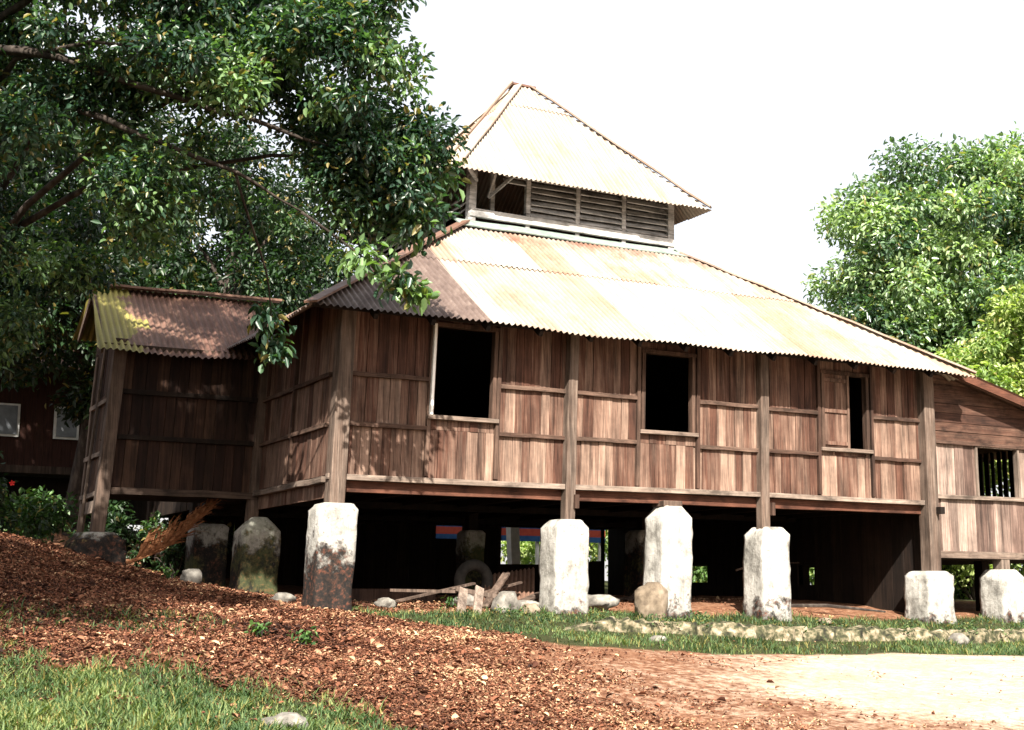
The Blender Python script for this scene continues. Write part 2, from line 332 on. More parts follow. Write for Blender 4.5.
# ------------------------------------------------------------------ ground
def axis(a, b, st, far):
    core = list(np.arange(a, b+st/2, st)); lo = []; d = st; p = a
    while p > -far: d *= 1.22; p -= d; lo.append(p)
    hi = []; d = st; p = core[-1]
    while p < far: d *= 1.22; p += d; hi.append(p)
    return np.array(lo[::-1]+core+hi)
xs = axis(-9, 17, .11, 400); ys = axis(-11, 6, .11, 400)
X, Y = np.meshgrid(xs, ys, indexing='ij'); Z = gz(X, Y)
lit, gr, sa, gA, st_ = zones(X, Y)
near = np.hypot(X-2, Y+3) < 25
Z = Z+near*(vnoise(X, Y, 1.3, 5)*.035+vnoise(X, Y, 5, 6)*.014)*(1-.75*sa)
V = np.stack([X, Y, Z], -1).reshape(-1, 3); nx, ny = X.shape
idx = np.arange(nx*ny).reshape(nx, ny)
Fq = np.stack([idx[:-1, :-1], idx[1:, :-1], idx[1:, 1:], idx[:-1, 1:]], -1).reshape(-1, 4)
g = npmesh('ground', V, Fq, M['ground'], np.stack([lit, gr, sa], -1).reshape(-1, 3), smooth=True); tag(g, kind='structure')

# ------------------------------------------------------------------ THE TIMBER HOUSE
H = 3.13
house = empty('timber_house', (5.3, 5, 1.3), 'old red brown timber house raised on whitewashed concrete pillars under a tiered corrugated iron roof', 'house')
HOUSE = []
def hb(mb, name, mat, parent=None, **k):
    o = mb.build(name, M[mat] if isinstance(mat, str) else mat, house, **k); 
    if parent:
        o.parent = parent; o.matrix_parent_inverse = Matrix.Identity(4)   # meshes hold world coordinates
    HOUSE.append(o); return o

class Wall:
    """boards in tiers on a vertical plane; to(u, out, z) -> world"""
    def __init__(s, to): s.to = to
    def box(s, mb, u0, u1, o0, o1, z0, z1, tone=None):
        a = [s.to(u, o, z) for z in (z0, z1) for (u, o) in ((u0, o0), (u1, o0), (u1, o1), (u0, o1))]
        mb.add(a, [(0, 3, 2, 1), (4, 5, 6, 7), (0, 1, 5, 4), (1, 2, 6, 5), (2, 3, 7, 6), (3, 0, 4, 7)], tone)
    def boards(s, mb, u0, u1, tiers, holes=(), w=.15, tone=(.2, .9), ztop=None):
        for (z0, z1) in tiers:
            u = u0
            while u < u1-.02:
                ww = min(w*random.uniform(.8, 1.2), u1-u)
                if u1-(u+ww) < .05: ww = u1-u
                segs = [(z0, z1)]
                for (h0, h1, hz0, hz1) in holes:
                    if u+ww > h0+.01 and u < h1-.01:
                        ns = []
                        for a, b in segs:
                            if hz0 > a and hz0 < b or hz1 > a and hz1 < b or (hz0 <= a and hz1 >= b):
                                if hz0-a > .03: ns.append((a, hz0))
                                if b-hz1 > .03: ns.append((hz1, b))
                            else: ns.append((a, b))
                        segs = ns
                t = random.uniform(*tone); d = random.uniform(-.008, .008)
                for a, b in segs: s.box(mb, u+.003, u+ww-.004, -.02+d, .012+d, a+.002, b-.002-(random.random() < .06)*.02, t)
                u += ww
front = Wall(lambda u, o, z: (u, -o, z)); left = Wall(lambda u, o, z: (-o, u, z))
T0, R1, R2, TOP = 3.13, 3.82, 4.52, 5.72
W1 = (1.38, 2.42, 4.02, 5.30); W2 = (4.94, 5.94, 4.02, 5.22); W3 = (8.52, 9.56, 3.94, 5.18)
mb = MB()
def split_holes(u0, u1, holes):   # snap boards to hole edges
    cuts = sorted({u0, u1, *[h for w in holes for h in w[:2] if u0 < h < u1]}); return list(zip(cuts[:-1], cuts[1:]))
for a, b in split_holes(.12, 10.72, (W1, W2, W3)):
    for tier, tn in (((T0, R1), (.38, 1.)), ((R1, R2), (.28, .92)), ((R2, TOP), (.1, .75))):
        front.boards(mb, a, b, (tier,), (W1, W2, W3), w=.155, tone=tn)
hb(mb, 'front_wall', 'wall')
mb = MB(); left.boards(mb, .1, 3.2, ((T0, R1), (R1, R2), (R2, TOP)), w=.2, tone=(.3, .9)); left.boards(mb, .15, 3.1, ((2.82, 3.02),), w=.22, tone=(.5, .95))
hb(mb, 'side_wall', 'wall')
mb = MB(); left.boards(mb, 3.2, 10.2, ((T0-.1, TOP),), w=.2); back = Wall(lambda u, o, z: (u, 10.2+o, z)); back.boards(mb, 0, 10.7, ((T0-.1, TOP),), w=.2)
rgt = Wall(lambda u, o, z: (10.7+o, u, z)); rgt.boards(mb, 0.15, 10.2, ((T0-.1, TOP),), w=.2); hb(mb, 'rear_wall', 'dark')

def post(p, q, w, mat='grey', name='post', bev=.012, tone=None, seg=6, wob=.006, label=None):
    mb = MB(); mb.bar(p, q, w, w, tone, upv=(0, 1, 0), seg=seg, wob=wob); return hb(mb, name, mat, bevel=bev, label=label)
for x, z0, w in ((.05, 2.62, .22), (3.66, 2.45, .16), (7.26, 2.45, .16), (10.84, 1.8, .24)): post((x, -.07, z0), (x+random.uniform(-.02, .02), -.07, 5.62), w, tone=.5)
for y, z0 in ((3.2, 2.5),): post((-.07, y, z0), (-.05, y, 5.7), .17, tone=.3)
for y in (6.8, 10.2): post((0, y, 1.5), (0, y, 5.6), .2, 'dark')
for x in (1.37, 2.46, 4.88, 6.0, 8.46, 9.62): post((x, -.035, 3.16), (x, -.035, 5.6), .06, 'frame', 'stud', .004, seg=4, wob=.003)
for y in (1.65,): post((-.035, y, 3.16), (-.035, y, 5.6), .06, 'frame', 'stud', .004)
def rail(wall, u0, u1, z, h=.06, d=.055, mat='frame_h', name='rail', tone=None, sag=.01):
    mb = MB(); n = 6
    pts = [wall.to(u0+(u1-u0)*i/n, d/2+.012, z+random.uniform(-sag, sag)*.5) for i in range(n+1)]
    t = tone if tone is not None else random.uniform(.35, .8)
    for a, b in zip(pts[:-1], pts[1:]): mb.bar(a, b, d, h, (t, .3, .6))
    return hb(mb, name, mat, bevel=.003)
for u0, u1 in ((.16, 1.34), (2.49, 3.58), (3.74, 4.85), (6.03, 7.18), (7.34, 8.43), (9.65, 10.72)):
    rail(front, u0, u1, R1+random.uniform(-.01, .01)); rail(front, u0, u1, R2+random.uniform(-.015, .015))
for u0, u1 in ((.17, 1.62), (1.68, 3.12)): rail(left, u0, u1, R1); rail(left, u0, u1, R2)
rail(front, -.08, 10.95, 3.10, .075, .10, 'grey_h', 'sill_beam', .85, .02)
rail(left, .05, 3.15, 3.06, .08, .10, 'grey_h', 'sill_beam', .7, .02)
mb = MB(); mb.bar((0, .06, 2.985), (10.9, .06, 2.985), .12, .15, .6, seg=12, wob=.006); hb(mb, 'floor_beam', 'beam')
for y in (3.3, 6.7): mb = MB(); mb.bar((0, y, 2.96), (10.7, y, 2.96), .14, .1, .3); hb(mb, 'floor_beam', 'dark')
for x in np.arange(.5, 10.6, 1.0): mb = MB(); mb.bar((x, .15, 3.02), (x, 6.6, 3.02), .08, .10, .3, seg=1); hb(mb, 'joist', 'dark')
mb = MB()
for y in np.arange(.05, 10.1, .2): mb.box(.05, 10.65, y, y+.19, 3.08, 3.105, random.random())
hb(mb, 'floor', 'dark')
mb = MB(); mb.box(.05, 10.65, .05, 10.15, 5.6, 5.63); hb(mb, 'light_block_ceiling', 'dark')  # unseen dark ceiling, added to keep light out of the window openings
mb = MB(); mb.box(3.36, 7.44, 2.96, 7.04, 7.7, 7.73); hb(mb, 'lantern_light_block', 'dark')  # hidden deck put in so lantern daylight stays off the rooms
# stub blocks seated on the pillars
for x, z0, z1, w in ((5.47, 2.86, 2.95, .34),): mb = MB(); mb.box(x-w/2, x+w/2, -w/2+.02, w/2+.02, z0, z1, .3); hb(mb, 'bearing_block', 'grey', bevel=.01)
for x in (3.74, 7.36): mb = MB(); mb.box(x-.035, x+.035, -.2, -.152, 2.78, 2.98, .4); hb(mb, 'tenon', 'frame')
mb = MB(); mb.box(10.88, 10.98, -.30, -.20, 2.9, 3.02, .3); hb(mb, 'tenon', 'dark')

# windows
def window(w, shutter=None, label=None):
    u0, u1, z0, z1 = w; mb = MB(); t = .06
    mb.box(u0, u0+t, -.06, .05, z0, z1, .6); mb.box(u1-t, u1, -.06, .05, z0, z1, .6)
    mb.box(u0-.02, u1+.02, -.065, .05, z1, z1+t, .35)
    f = hb(mb, 'window', 'frame', bevel=.004, label=label)
    mb = MB(); mb.box(u0-.04, u1+.04, -.10, .05, z0-.06, z0, .7); hb(mb, 'window_sill', 'grey_h', f, bevel=.006)
    return f
f1 = window(W1, label='tall unglazed window with a pale strip down its left edge')
mb = MB(); mb.box(W1[0]-.015, W1[0]+.025, -.115, -.062, W1[2], W1[3]+.02, .9); hb(mb, 'frame_strip', 'white', f1)
f2 = window(W2, label='unglazed window in the middle of the front wall')
f3 = window(W3, label='window with its left half shuttered')
mb = MB()
for k in range(4): mb.box(W3[0]+.06+k*.125, W3[0]+.06+(k+1)*.125-.005, -.03, -.005, W3[2]+.02, W3[3], random.uniform(.4, .8))
for z in (W3[2]+.08, W3[2]+.62, W3[3]-.1): mb.box(W3[0]+.065, W3[0]+.55, -.055, -.03, z-.03, z+.03, .6)
mb.box(W3[0]+.555, W3[0]+.60, -.06, -.005, W3[2], W3[3], .8); hb(mb, 'shutter', 'wall', f3)

# concrete pillars
def pillar(cx, cy, z0, z1, w=.54, neck=.24, sh=.16, mat='pil_white', label=None, nk=None, rough=.02, rot=0):
    mb = MB(); vs = []; fs = []; n = 48; tones = []
    hts = list(np.linspace(z0-.3, z1-sh, 16))+[z1-sh*.5, z1-.01, z1]
    for hz in hts:
        if hz <= z1-sh+1e-6: r = w/2
        else:
            t = (hz-(z1-sh))/sh; r = w/2*(1-t)+neck/2*t
            if hz == z1: r *= .9
        k = 1+.06*max(0, 1-(hz-z0)/.3)
        for i in range(n):
            a = 2*math.pi*i/n+math.pi/4; c, s_ = math.cos(a), math.sin(a); q = (abs(c)**16+abs(s_)**16)**(-1/16)
            p = Vector((c*q*r*k, s_*q*r*k, 0)); p.rotate(Matrix.Rotation(rot, 3, 'Z')); P = Vector((cx, cy, hz))+p
            d = noise.noise(P*2.3)*rough*1.2+noise.noise(P*7)*rough*.8+noise.noise(P*19)*rough*.5
            vs.append(P+p.normalized()*d if p.length > 1e-4 else P); tones.append(((hz-z0)/(z1-z0), random.random(), .5))
    for j in range(len(hts)-1):
        for i in range(n): fs.append((j*n+i, j*n+(i+1) % n, (j+1)*n+(i+1) % n, (j+1)*n+i))
    fs.append(tuple((len(hts)-1)*n+i for i in range(n)))
    mb.add(vs, fs, tones); return hb(mb, 'pillar', mat, smooth=True, label=label)
pillar(.07, 0, 1.3, 2.74, .53, .40, .09, 'pil_corner', 'whitewashed corner pillar with a red and black stained foot')
pillar(3.66, 0, 1.24, 2.62, .54, .34, .12, 'pil_white')
pillar(5.48, 0, 1.18, 2.88, .54, .32, .19, 'pil_white', 'tallest whitewashed pillar with sloping shoulders')
pillar(7.37, 0, 1.14, 2.60, .54, .34, .12, 'pil_white')
pillar(10.84, 0, 1.06, 1.94, .60, .42, .08, 'pil_white'); pillar(12.6, 0, 1.05, 1.98, .56, .36, .14, 'pil_white')
pillar(0, 3.05, 1.45, 2.70, .60, .22, .22, 'pil_black', 'pillar with a wide black blotch')
pillar(-.3, 4.75, 1.55, 2.66, .56, .42, .06, 'pil_grey')
for x, y, w_ in ((4.6, 5.0, .40), (7.3, 3.4, .52), (3.6, 10, .4)):
    pillar(x, y, g1(x, y), 2.68, w_, w_*.8, .06, 'pil_grey')
for x, y in ((4.6, 5.0), (7.3, 3.4)): mb = MB(); mb.bar((x, y, 2.6), (x, y, 3.0), .18, .18, .3, upv=(0, 1, 0)); hb(mb, 'post', 'dark')
mb = MB(); mb.box(12.5, 12.7, -.1, .1, 1.9, 2.2, .8); hb(mb, 'post', 'grey'); mb = MB(); mb.box(11.12, 11.24, .12, .24, 1.9, 2.2, .8); hb(mb, 'post', 'grey')

# dark board skirts closing the far sides under the floor, with the gaps that show daylight
mb = MB()
def skirt(wall, u0, u1, ztop, holes):
    for a, b in split_holes(u0, u1, holes): wall.boards(mb, a, b, ((1.2, ztop),), holes, w=.24)
skirt(Wall(lambda u, o, z: (u, 10.32+o, z)), .4, 10.8, 3.12, ((6.35, 7.0, 2.75, 3.3), (8.0, 9.1, 2.2, 3.3), (9.75, 10.7, 2.3, 3.3)))
skirt(Wall(lambda u, o, z: (10.9+o, u, z)), .16, 10.3, 3.07, ((8.75, 9.55, 1.86, 2.45), (6.35, 6.95, 1.78, 2.36), (2.95, 3.42, 1.72, 2.10)))
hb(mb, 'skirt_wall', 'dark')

# ---- annex on the left
AY, AX = 3.2, -2.35
an = Wall(lambda u, o, z: (u, AY-o, z)); mb = MB()
an.boards(mb, AX+.1, -.05, ((3.04, 3.84), (3.84, 4.52), (4.52, 5.28)), w=.17, tone=(.1, .85))
al = Wall(lambda u, o, z: (AX-o, u, z)); al.boards(mb, AY+.1, 4.7, ((3.04, 3.84), (3.84, 4.52), (4.52, 5.3)), w=.2, tone=(.4, .95))
ab = Wall(lambda u, o, z: (u, 4.7+o, z)); ab.boards(mb, AX, 0, ((3.04, 5.5),), w=.2)
for k in range(5):   # gable boards under the annex roof
    y = AY+.1+k*.33; zt = 6.2-abs(y+.16-4.45)*.8; al.box(mb, y, y+.32, -.02, .01, 5.3, max(5.35, zt))
hb(mb, 'annex_wall', 'wall_shaded')
mb = MB(); mb.box(AX, 0, AY+.05, 4.7, 3.0, 3.04); hb(mb, 'annex_floor', 'dark')
for z in (3.84, 4.52): rail(an, AX+.12, -.08, z, .07, .06, 'dark')
rail(an, AX-.05, -.05, 3.03, .10, .08, 'grey_h', 'sill_beam', .15)
for z in (3.6, 4.4, 3.0): rail(al, AY+.15, 4.65, z, .07, .05, 'grey_h', 'rail', .8)
post((AX-.02, AY-.06, 2.35), (AX+.02, AY-.06, 5.3), .19, 'grey', tone=.35)
post((AX-.0, 4.6, 2.2), (AX-.0, 4.6, 5.25), .10, 'grey', tone=.5)
post((AX-.10, AY+.9, 2.15), (AX-.04, AY+.8, 5.3), .045, 'grey', tone=.6)
mb = MB(); mb.box(AX-.06, AX-.02, AY+.25, AY+1.3, 2.72, 2.9, .8); hb(mb, 'skirt_board', 'grey')
pillar(-2.36, 3.15, 2.0, 2.42, .72, .5, .12, 'pil_moss', 'low mossy concrete block under the annex corner', rough=.07)

# ---- corrugated roofing
def roof_face(mb, O, U, Vd, width, umin, umax, vmax, period=.095, amp=.018, sheet=.76, rowlen=2.4, sag=None, nr=5, edge=.045, seed=0, old=0):
    """O: eave origin, U along eave, Vd upslope unit; vmax(u): slope length at u"""
    O = Vector(O); U = Vector(U).normalized(); Vd = Vector(Vd).normalized(); N = U.cross(Vd).normalized()
    if N.z < 0: N = -N
    rnd = random.Random(seed); ns = int(width/sheet)+2
    lift = [rnd.uniform(0, .012) for _ in range(ns*8)]; tn = [(rnd.random(), rnd.random(), rnd.random()) for _ in range(ns*8)]
    eo = [rnd.uniform(-edge, edge) for _ in range(ns)]
    vtop = max(vmax(u) for u in np.linspace(umin, umax, 50)); rows = max(1, math.ceil(vtop/rowlen-.15))
    cols = np.arange(umin, umax+1e-6, period/6)
    for r in range(rows):
        v0 = r*rowlen; v1 = (r+1)*rowlen+.12 if r < rows-1 else 99
        prev = None; vs = []; fs = []; tt = []
        for u in cols:
            s_ = int((u-umin)/sheet); vm = vmax(u); a = v0+(eo[s_ % ns] if r else eo[s_ % ns]*.6-.02); b = min(vm, v1)
            if b <= max(a, 0)+.02 and r: prev = None; continue
            if b <= a+.005: b = a+.005
            h = amp*math.cos(2*math.pi*u/period); cur = []
            for k in range(nr+1):
                v = a+(b-a)*k/nr
                P = O+U*u+Vd*v+N*(h+r*.010+lift[(s_+r*ns) % len(lift)]*(1-k/nr))
                if sag: P = P+Vector((0, 0, 1))*sag(u, v)
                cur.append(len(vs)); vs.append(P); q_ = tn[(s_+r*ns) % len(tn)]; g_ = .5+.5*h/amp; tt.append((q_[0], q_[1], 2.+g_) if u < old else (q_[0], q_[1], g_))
            if prev:
                for k in range(nr): fs.append((prev[k], cur[k], cur[k+1], prev[k+1]))
            prev = cur
        if vs: mb.add(vs, fs, tt)
    return mb
SX0, SX1, SY0, SY1, EZ = -.72, 11.42, -.72, 10.9, 5.26
LX0, LX1, LY0, LY1, TZ = 3.1, 7.62, 2.72, 7.3, 7.72          # upper edge of the lower roof, under the lantern
sx = lambda u, v: .06*math.exp(-((u-2.1)/1.6)**2)*max(0, 1-v/2)-.03*math.sin(u*.55)+.012*math.sin(u*2.3+1)*max(0, 1-v)
def slope_face(mb, c0, c1, t0, t1, seed, **k):
    """trapezoid eave c0->c1, top t0->t1"""
    c0, c1, t0, t1 = map(Vector, (c0, c1, t0, t1)); U = (c1-c0).normalized(); w = (c1-c0).length
    a = (t0-c0).dot(U); b = (t1-c0).dot(U); foot = c0+U*a; Vv = t0-foot; vl = Vv.length
    def vm(u):
        if u < a: return vl*u/a if a > 0 else vl
        if u > b: return vl*(w-u)/(w-b) if b < w else vl
        return vl
    return roof_face(mb, c0, U, Vv, w, 0, w, vm, seed=seed, **k)
cs = [(SX0, SY0, EZ), (SX1, SY0, EZ), (SX1, SY1, EZ), (SX0, SY1, EZ)]; ts = [(LX0, LY0, TZ), (LX1, LY0, TZ), (LX1, LY1, TZ), (LX0, LY1, TZ)]
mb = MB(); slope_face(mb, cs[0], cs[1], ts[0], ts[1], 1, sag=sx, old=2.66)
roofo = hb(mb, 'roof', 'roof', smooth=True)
mb = MB()
for k in (1, 2): slope_face(mb, cs[k], cs[(k+1) % 4], ts[k], ts[(k+1) % 4], k+1)
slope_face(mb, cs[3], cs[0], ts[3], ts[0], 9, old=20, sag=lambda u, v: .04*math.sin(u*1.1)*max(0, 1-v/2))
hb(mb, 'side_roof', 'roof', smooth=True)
for i in range(4):
    mb = MB(); a = Vector(cs[i])+Vector((0, 0, .05)); b = Vector(ts[i])+Vector((0, 0, .05)); mb.bar(a, b, .20, .03, .7, seg=10, wob=.012); hb(mb, 'ridge_cap', 'rust' if i in (0,) else 'roof', roofo)
mb = MB(); mb.bar((LX0-.15, LY0-.02, TZ+.03), (LX1+.12, LY0-.02, TZ+.03), .34, .02, .5, upv=(0, -.5, .8), seg=8, wob=.008)
mb.bar((LX0-.02, LY0, TZ+.03), (LX0-.02, LY1, TZ+.03), .3, .02, .5, upv=(-.5, 0, .8)); mb.bar((LX1+.02, LY0, TZ+.03), (LX1+.02, LY1, TZ+.03), .3, .02, .5, upv=(.5, 0, .8))
hb(mb, 'flashing', 'flashing', roofo)
mb = MB()
for x in np.arange(-.6, 11.4, .85):          # rafters under the front eave
    vt = min(1, (x-SX0)/(LX0-SX0) if x < LX0 else 1, (SX1-x)/(SX1-LX1) if x > LX1 else 1); 
    if vt > .05: mb.bar((x, SY0+.08, EZ-.05), (x, SY0+(LY0-SY0)*vt, EZ-.07+(TZ-EZ)*vt), .06, .08, .4)
mb.bar((SX0+.1, -.5, EZ+.06), (SX1-.1, -.5, EZ+.06), .05, .06, .5, seg=6); hb(mb, 'rafters', 'dark')

# ---- lantern
lx0, lx1, ly0, ly1, lz0, lz1 = 3.30, 7.50, 2.9, 7.1, 7.62, 9.0
lant = MB(); lant.bar((lx0-.05, ly0-.05, 7.99), (lx1+.06, ly0-.05, 7.97), .08, .15, .85, seg=4)
lant = hb(lant, 'lantern', 'louvre', bevel=.01, label='raised louvred lantern storey between the two roofs')
mb = MB(); mb.bar((lx0, ly0+.06, 7.78), (lx1, ly0+.06, 7.78), .05, .32, .1); mb.bar((lx0, ly1, 7.9), (lx1, ly1, 7.9), .05, .5, .1); mb.bar((lx1-.03, ly0, 7.85), (lx1-.03, ly1, 7.85), .05, .45, .1); mb.bar((lx0+.03, ly0, 7.75), (lx0+.03, ly1, 7.75), .05, .3, .1)
hb(mb, 'lantern_base', 'dark', lant)
def lpost(x, y, w=.12, t=.5): mb = MB(); mb.bar((x, y, 7.7), (x, y, lz1), w, w, t, upv=(0, 1, 0), seg=3, wob=.004); hb(mb, 'lantern_post', 'louvre', lant, bevel=.008)
for x in (lx0, 4.42, 5.45, 6.45, lx1): lpost(x, ly0, .14 if x in (lx0, lx1) else .09, .6)
for y in (4.3, 5.7, ly1): lpost(lx0, y); lpost(lx1, y)
for x in (4.7, 6.1): lpost(x, ly1)
def louvres(p, q, z0, z1, n=7, out=(0, -1, 0)):
    mb = MB(); o = Vector(out)
    for k in range(n):
        z = z0+(z1-z0)*(k+.5)/n; j = random.uniform(-.008, .008)
        mb.bar(Vector(p)+Vector((0, 0, z+j)), Vector(q)+Vector((0, 0, z-j)), .15, .018, random.uniform(.35, .9), upv=tuple(Vector((0, 0, 1))+o*.95))
    hb(mb, 'louvre', 'louvre', lant)
for a, b in ((4.47, 5.40), (5.50, 6.40), (6.50, 7.43)): louvres((a, ly0, 0), (b, ly0, 0), 8.07, 8.95, 8)
louvres((3.95, ly0+.02, 0), (4.37, ly0+.02, 0), 8.62, 8.95, 3)
for a, b in ((ly0+.1, 4.2), (4.4, 5.6), (5.8, ly1-.1)): louvres((lx1, a, 0), (lx1, b, 0), 8.07, 8.95, 8, (1, 0, 0))
louvres((lx0, ly0+.3, 0), (lx0, 4.2, 0), 8.05, 8.4, 3, (-1, 0, 0)); louvres((lx0, 4.4, 0), (lx0, 5.6, 0), 8.05, 8.5, 4, (-1, 0, 0)); louvres((lx0, 5.8, 0), (lx0, 7., 0), 8.05, 8.95, 8, (-1, 0, 0))
mb = MB()
for x in np.arange(lx0, lx1, .2): mb.box(x, x+.195, ly1+.03, ly1+.05, 7.9, 9.2)
hb(mb, 'lantern_back', 'dark', lant)
mb = MB(); mb.box(3.84, 3.92, ly0+.3, ly0+.36, 8.0, 8.9, .3); mb.bar((lx0-.1, ly0-.05, 8.93), (4.4, ly0-.05, 8.86), .05, .06, .8); hb(mb, 'window_jamb', 'louvre', lant)
for p, q in (((3.62, ly0-.03, 8.3), (4.0, 2.5, 8.72)), ((3.62, ly0-.03, 8.3), (3.72, 2.75, 8.85)), ((3.35, ly0-.1, 8.55), (3.0, 2.5, 8.70))): mb = MB(); mb.bar(p, q, .045, .05, .8); hb(mb, 'strut', 'louvre', lant)
ec = [(2.70, 2.28, 8.56), (8.0, 2.28, 8.53), (8.0, 7.72, 8.55), (2.70, 7.72, 8.55)]; ap = [(5.25, 4.9, 11.36), (5.52, 4.9, 11.36), (5.52, 5.1, 11.36), (5.25, 5.1, 11.36)]
mb = MB(); slope_face(mb, ec[0], ec[1], ap[0], ap[1], 21, rowlen=2.9)
lro = hb(mb, 'lantern_roof', 'roof', smooth=True)
mb = MB()
for k in (1, 2, 3): slope_face(mb, ec[k], ec[(k+1) % 4], ap[k], ap[(k+1) % 4], 21+k, rowlen=2.9)
hb(mb, 'lantern_side_roof', 'roof', lro, smooth=True)
for i in range(4):
    mb = MB(); a = Vector(ec[i])+Vector((0, 0, .05)); b = Vector(ap[i])+Vector((0, 0, .05)); mb.bar(a, b, .15, .03, .6, seg=8, wob=.01)
    if i == 0: mb.bar(a+Vector((-.16, .1, .06)), b+Vector((-.1, .1, .06)), .04, .04, .2, seg=4, wob=.01)
    hb(mb, 'lantern_ridge_cap', 'roof', lro)
mb = MB(); mb.box(5.1, 5.62, 4.86, 5.14, 11.37, 11.41, .5); hb(mb, 'finial_cap', 'rust', lro)

# ---- lower room on the right
lw = Wall(lambda u, o, z: (u, -.02-o, z)); WR = (12.06, 13.1, 3.26, 4.14); mb = MB()
for a, b in split_holes(10.97, 15.4, (WR,)): lw.boards(mb, a, b, ((2.24, 3.22), (3.22, 4.16)), (WR,), w=.19, tone=(.1, 1.))
hb(mb, 'lower_room_wall', 'pink')
mb = MB()
for k in range(7):
    z0 = 4.2+k*.165; z1 = z0+.16; xt = lambda z: min(15.4, 11.0+(5.42-z)/.246); x0 = 10.98; a, b = xt(z0), xt(z1); t = random.uniform(.2, .8); dz = random.uniform(-.006, .006)
    if a > 11.05: mb.add([(x0, -.07, z0+dz), (a, -.07, z0), (max(b, x0+.01), -.06, z1), (x0, -.06, z1+dz), (x0, -.03, z0+dz), (a, -.03, z0), (max(b, x0+.01), -.03, z1), (x0, -.03, z1+dz)], [(0, 1, 2, 3), (7, 6, 5, 4), (0, 4, 5, 1), (1, 5, 6, 2), (2, 6, 7, 3), (3, 7, 4, 0)], t)
hb(mb, 'gable_boards', 'wall_h')
rail(lw, 10.97, 15.4, 3.22, .07, .07, 'grey_h', 'rail', .8); rail(lw, 10.97, 15.4, 4.17, .06, .06, 'frame_h', 'rail', .5); rail(lw, 10.97, 15.4, 2.22, .12, .08, 'grey_h', 'sill_beam', .55)
mb = MB(); mb.box(WR[0]-.03, WR[0]+.02, -.07, .03, WR[2], WR[3], .9); mb.box(WR[1]-.02, WR[1]+.03, -.07, .03, WR[2], WR[3], .9); mb.box(WR[0]-.03, WR[1]+.03, -.075, .03, WR[3]-.02, WR[3]+.02, .6); hb(mb, 'window', 'grey', label='small unglazed window of the lower room at the right')
mb = MB(); mb.box(10.95, 15.4, .05, 8, 2.15, 2.2); hb(mb, 'lower_room_floor', 'dark')
mb = MB()
for y in np.arange(.1, 8, .16): mb.box(15.38, 15.41, y+random.uniform(0, .03), y+random.uniform(.10, .15), 2.2, 4.5)
for x in np.arange(11, 15.4, .2): mb.box(x, x+.19, 8, 8.03, 2.2, 5.2)
hb(mb, 'slatted_wall', 'dark')
post((15.4, -.02, 1.0), (15.4, -.02, 4.4), .16)
for y in (1., 6.): post((13.2, y, 1.2), (13.2, y, 2.15), .2, 'dark')
mb = MB(); slope_face(mb, (15.8, -.38, 4.32), (15.8, 8.3, 4.32), (11.0, -.38, 5.50), (11.0, 8.3, 5.50), 31)
lr = hb(mb, 'lower_roof', 'rust', smooth=True)
mb = MB(); mb.bar((11.0, -.40, 5.40), (15.8, -.40, 4.24), .03, .13, .6, seg=4); hb(mb, 'verge_board', 'beam', lr)
mb = MB()
for k in range(6): mb.bar((11.1, -.3+k*1.6, 5.42), (15.7, -.3+k*1.6, 4.27), .05, .07)
hb(mb, 'lower_rafters', 'dark', lr)

# ---- annex roof
mb = MB(); slope_face(mb, (-2.72, 2.86, 5.10), (.2, 2.86, 5.14), (-2.62, 4.45, 6.33), (.2, 4.45, 6.38), 41, sag=lambda u, v: -.04*math.sin(u*1.2)*(1-v/3)+.02*math.sin(u*4), edge=.05)
ar = hb(mb, 'annex_roof', 'roof_annex', smooth=True)
mb = MB(); slope_face(mb, (.2, 5.2, 5.62), (-2.72, 5.2, 5.6), (.2, 4.45, 6.38), (-2.62, 4.45, 6.33), 42); hb(mb, 'annex_rear_roof', 'roof_annex', ar, smooth=True)
mb = MB(); mb.bar((-2.72, 4.42, 6.38), (.5, 4.42, 6.44), .18, .035, .8, seg=8, wob=.008); hb(mb, 'annex_ridge_cap', 'rust', ar)
mb = MB(); mb.bar((-2.62, 2.95, 5.08), (-2.60, 4.42, 6.27), .04, .12, .4); mb.bar((-2.62, 5.15, 5.6), (-2.6, 4.42, 6.27), .04, .12, .4); mb.bar((-2.6, 3.0, 5.16), (-.1, 3.0, 5.18), .06, .08, .2); hb(mb, 'annex_verge_board', 'grey', ar)

# the whole building leans: more at its left end
for o in HOUSE:
    me = o.data; n = len(me.vertices); a = np.empty(n*3, np.float32); me.vertices.foreach_get('co', a); a = a.reshape(-1, 3)
    a[:, 0] += (.0496-.0032*a[:, 0])*(a[:, 2]-H); me.vertices.foreach_set('co', a.ravel()); me.update()

# ------------------------------------------------------------------ stone edging, rocks, junk under the floor
def blob(c, r, seed=0, sub=3, rough=.25, mat='rock', name='rock', flat=1.0, rot=0):
    import bmesh
    bm = bmesh.new(); bmesh.ops.create_icosphere(bm, subdivisions=sub, radius=1)
    off = Vector((seed*3.1, seed*1.7, seed))
    for v in bm.verts:
        p = v.co.copy(); p *= 1+rough*noise.noise(p*1.3+off)+rough*.5*noise.noise(p*3.1+off)+rough*.2*noise.noise(p*8+off)
        for ax in range(3): p[ax] = max(-.97, min(.97, p[ax]))
        p = Vector((p.x*r[0], p.y*r[1], p.z*r[2])); p.rotate(Matrix.Rotation(rot, 3, 'Z')); v.co = p
    me = bpy.data.meshes.new(name); bm.to_mesh(me); bm.free(); me.materials.append(M[mat]); me.shade_smooth()
    o = bpy.data.objects.new(name, me); COL.objects.link(o); o.location = c; return o
M['edging'] = plain('old_edging', [(.36, (.010, .010, .006)), (.47, (.04, .042, .02)), (.56, (.15, .125, .08)), (.70, (.30, .26, .20))], 7, bump=1.)
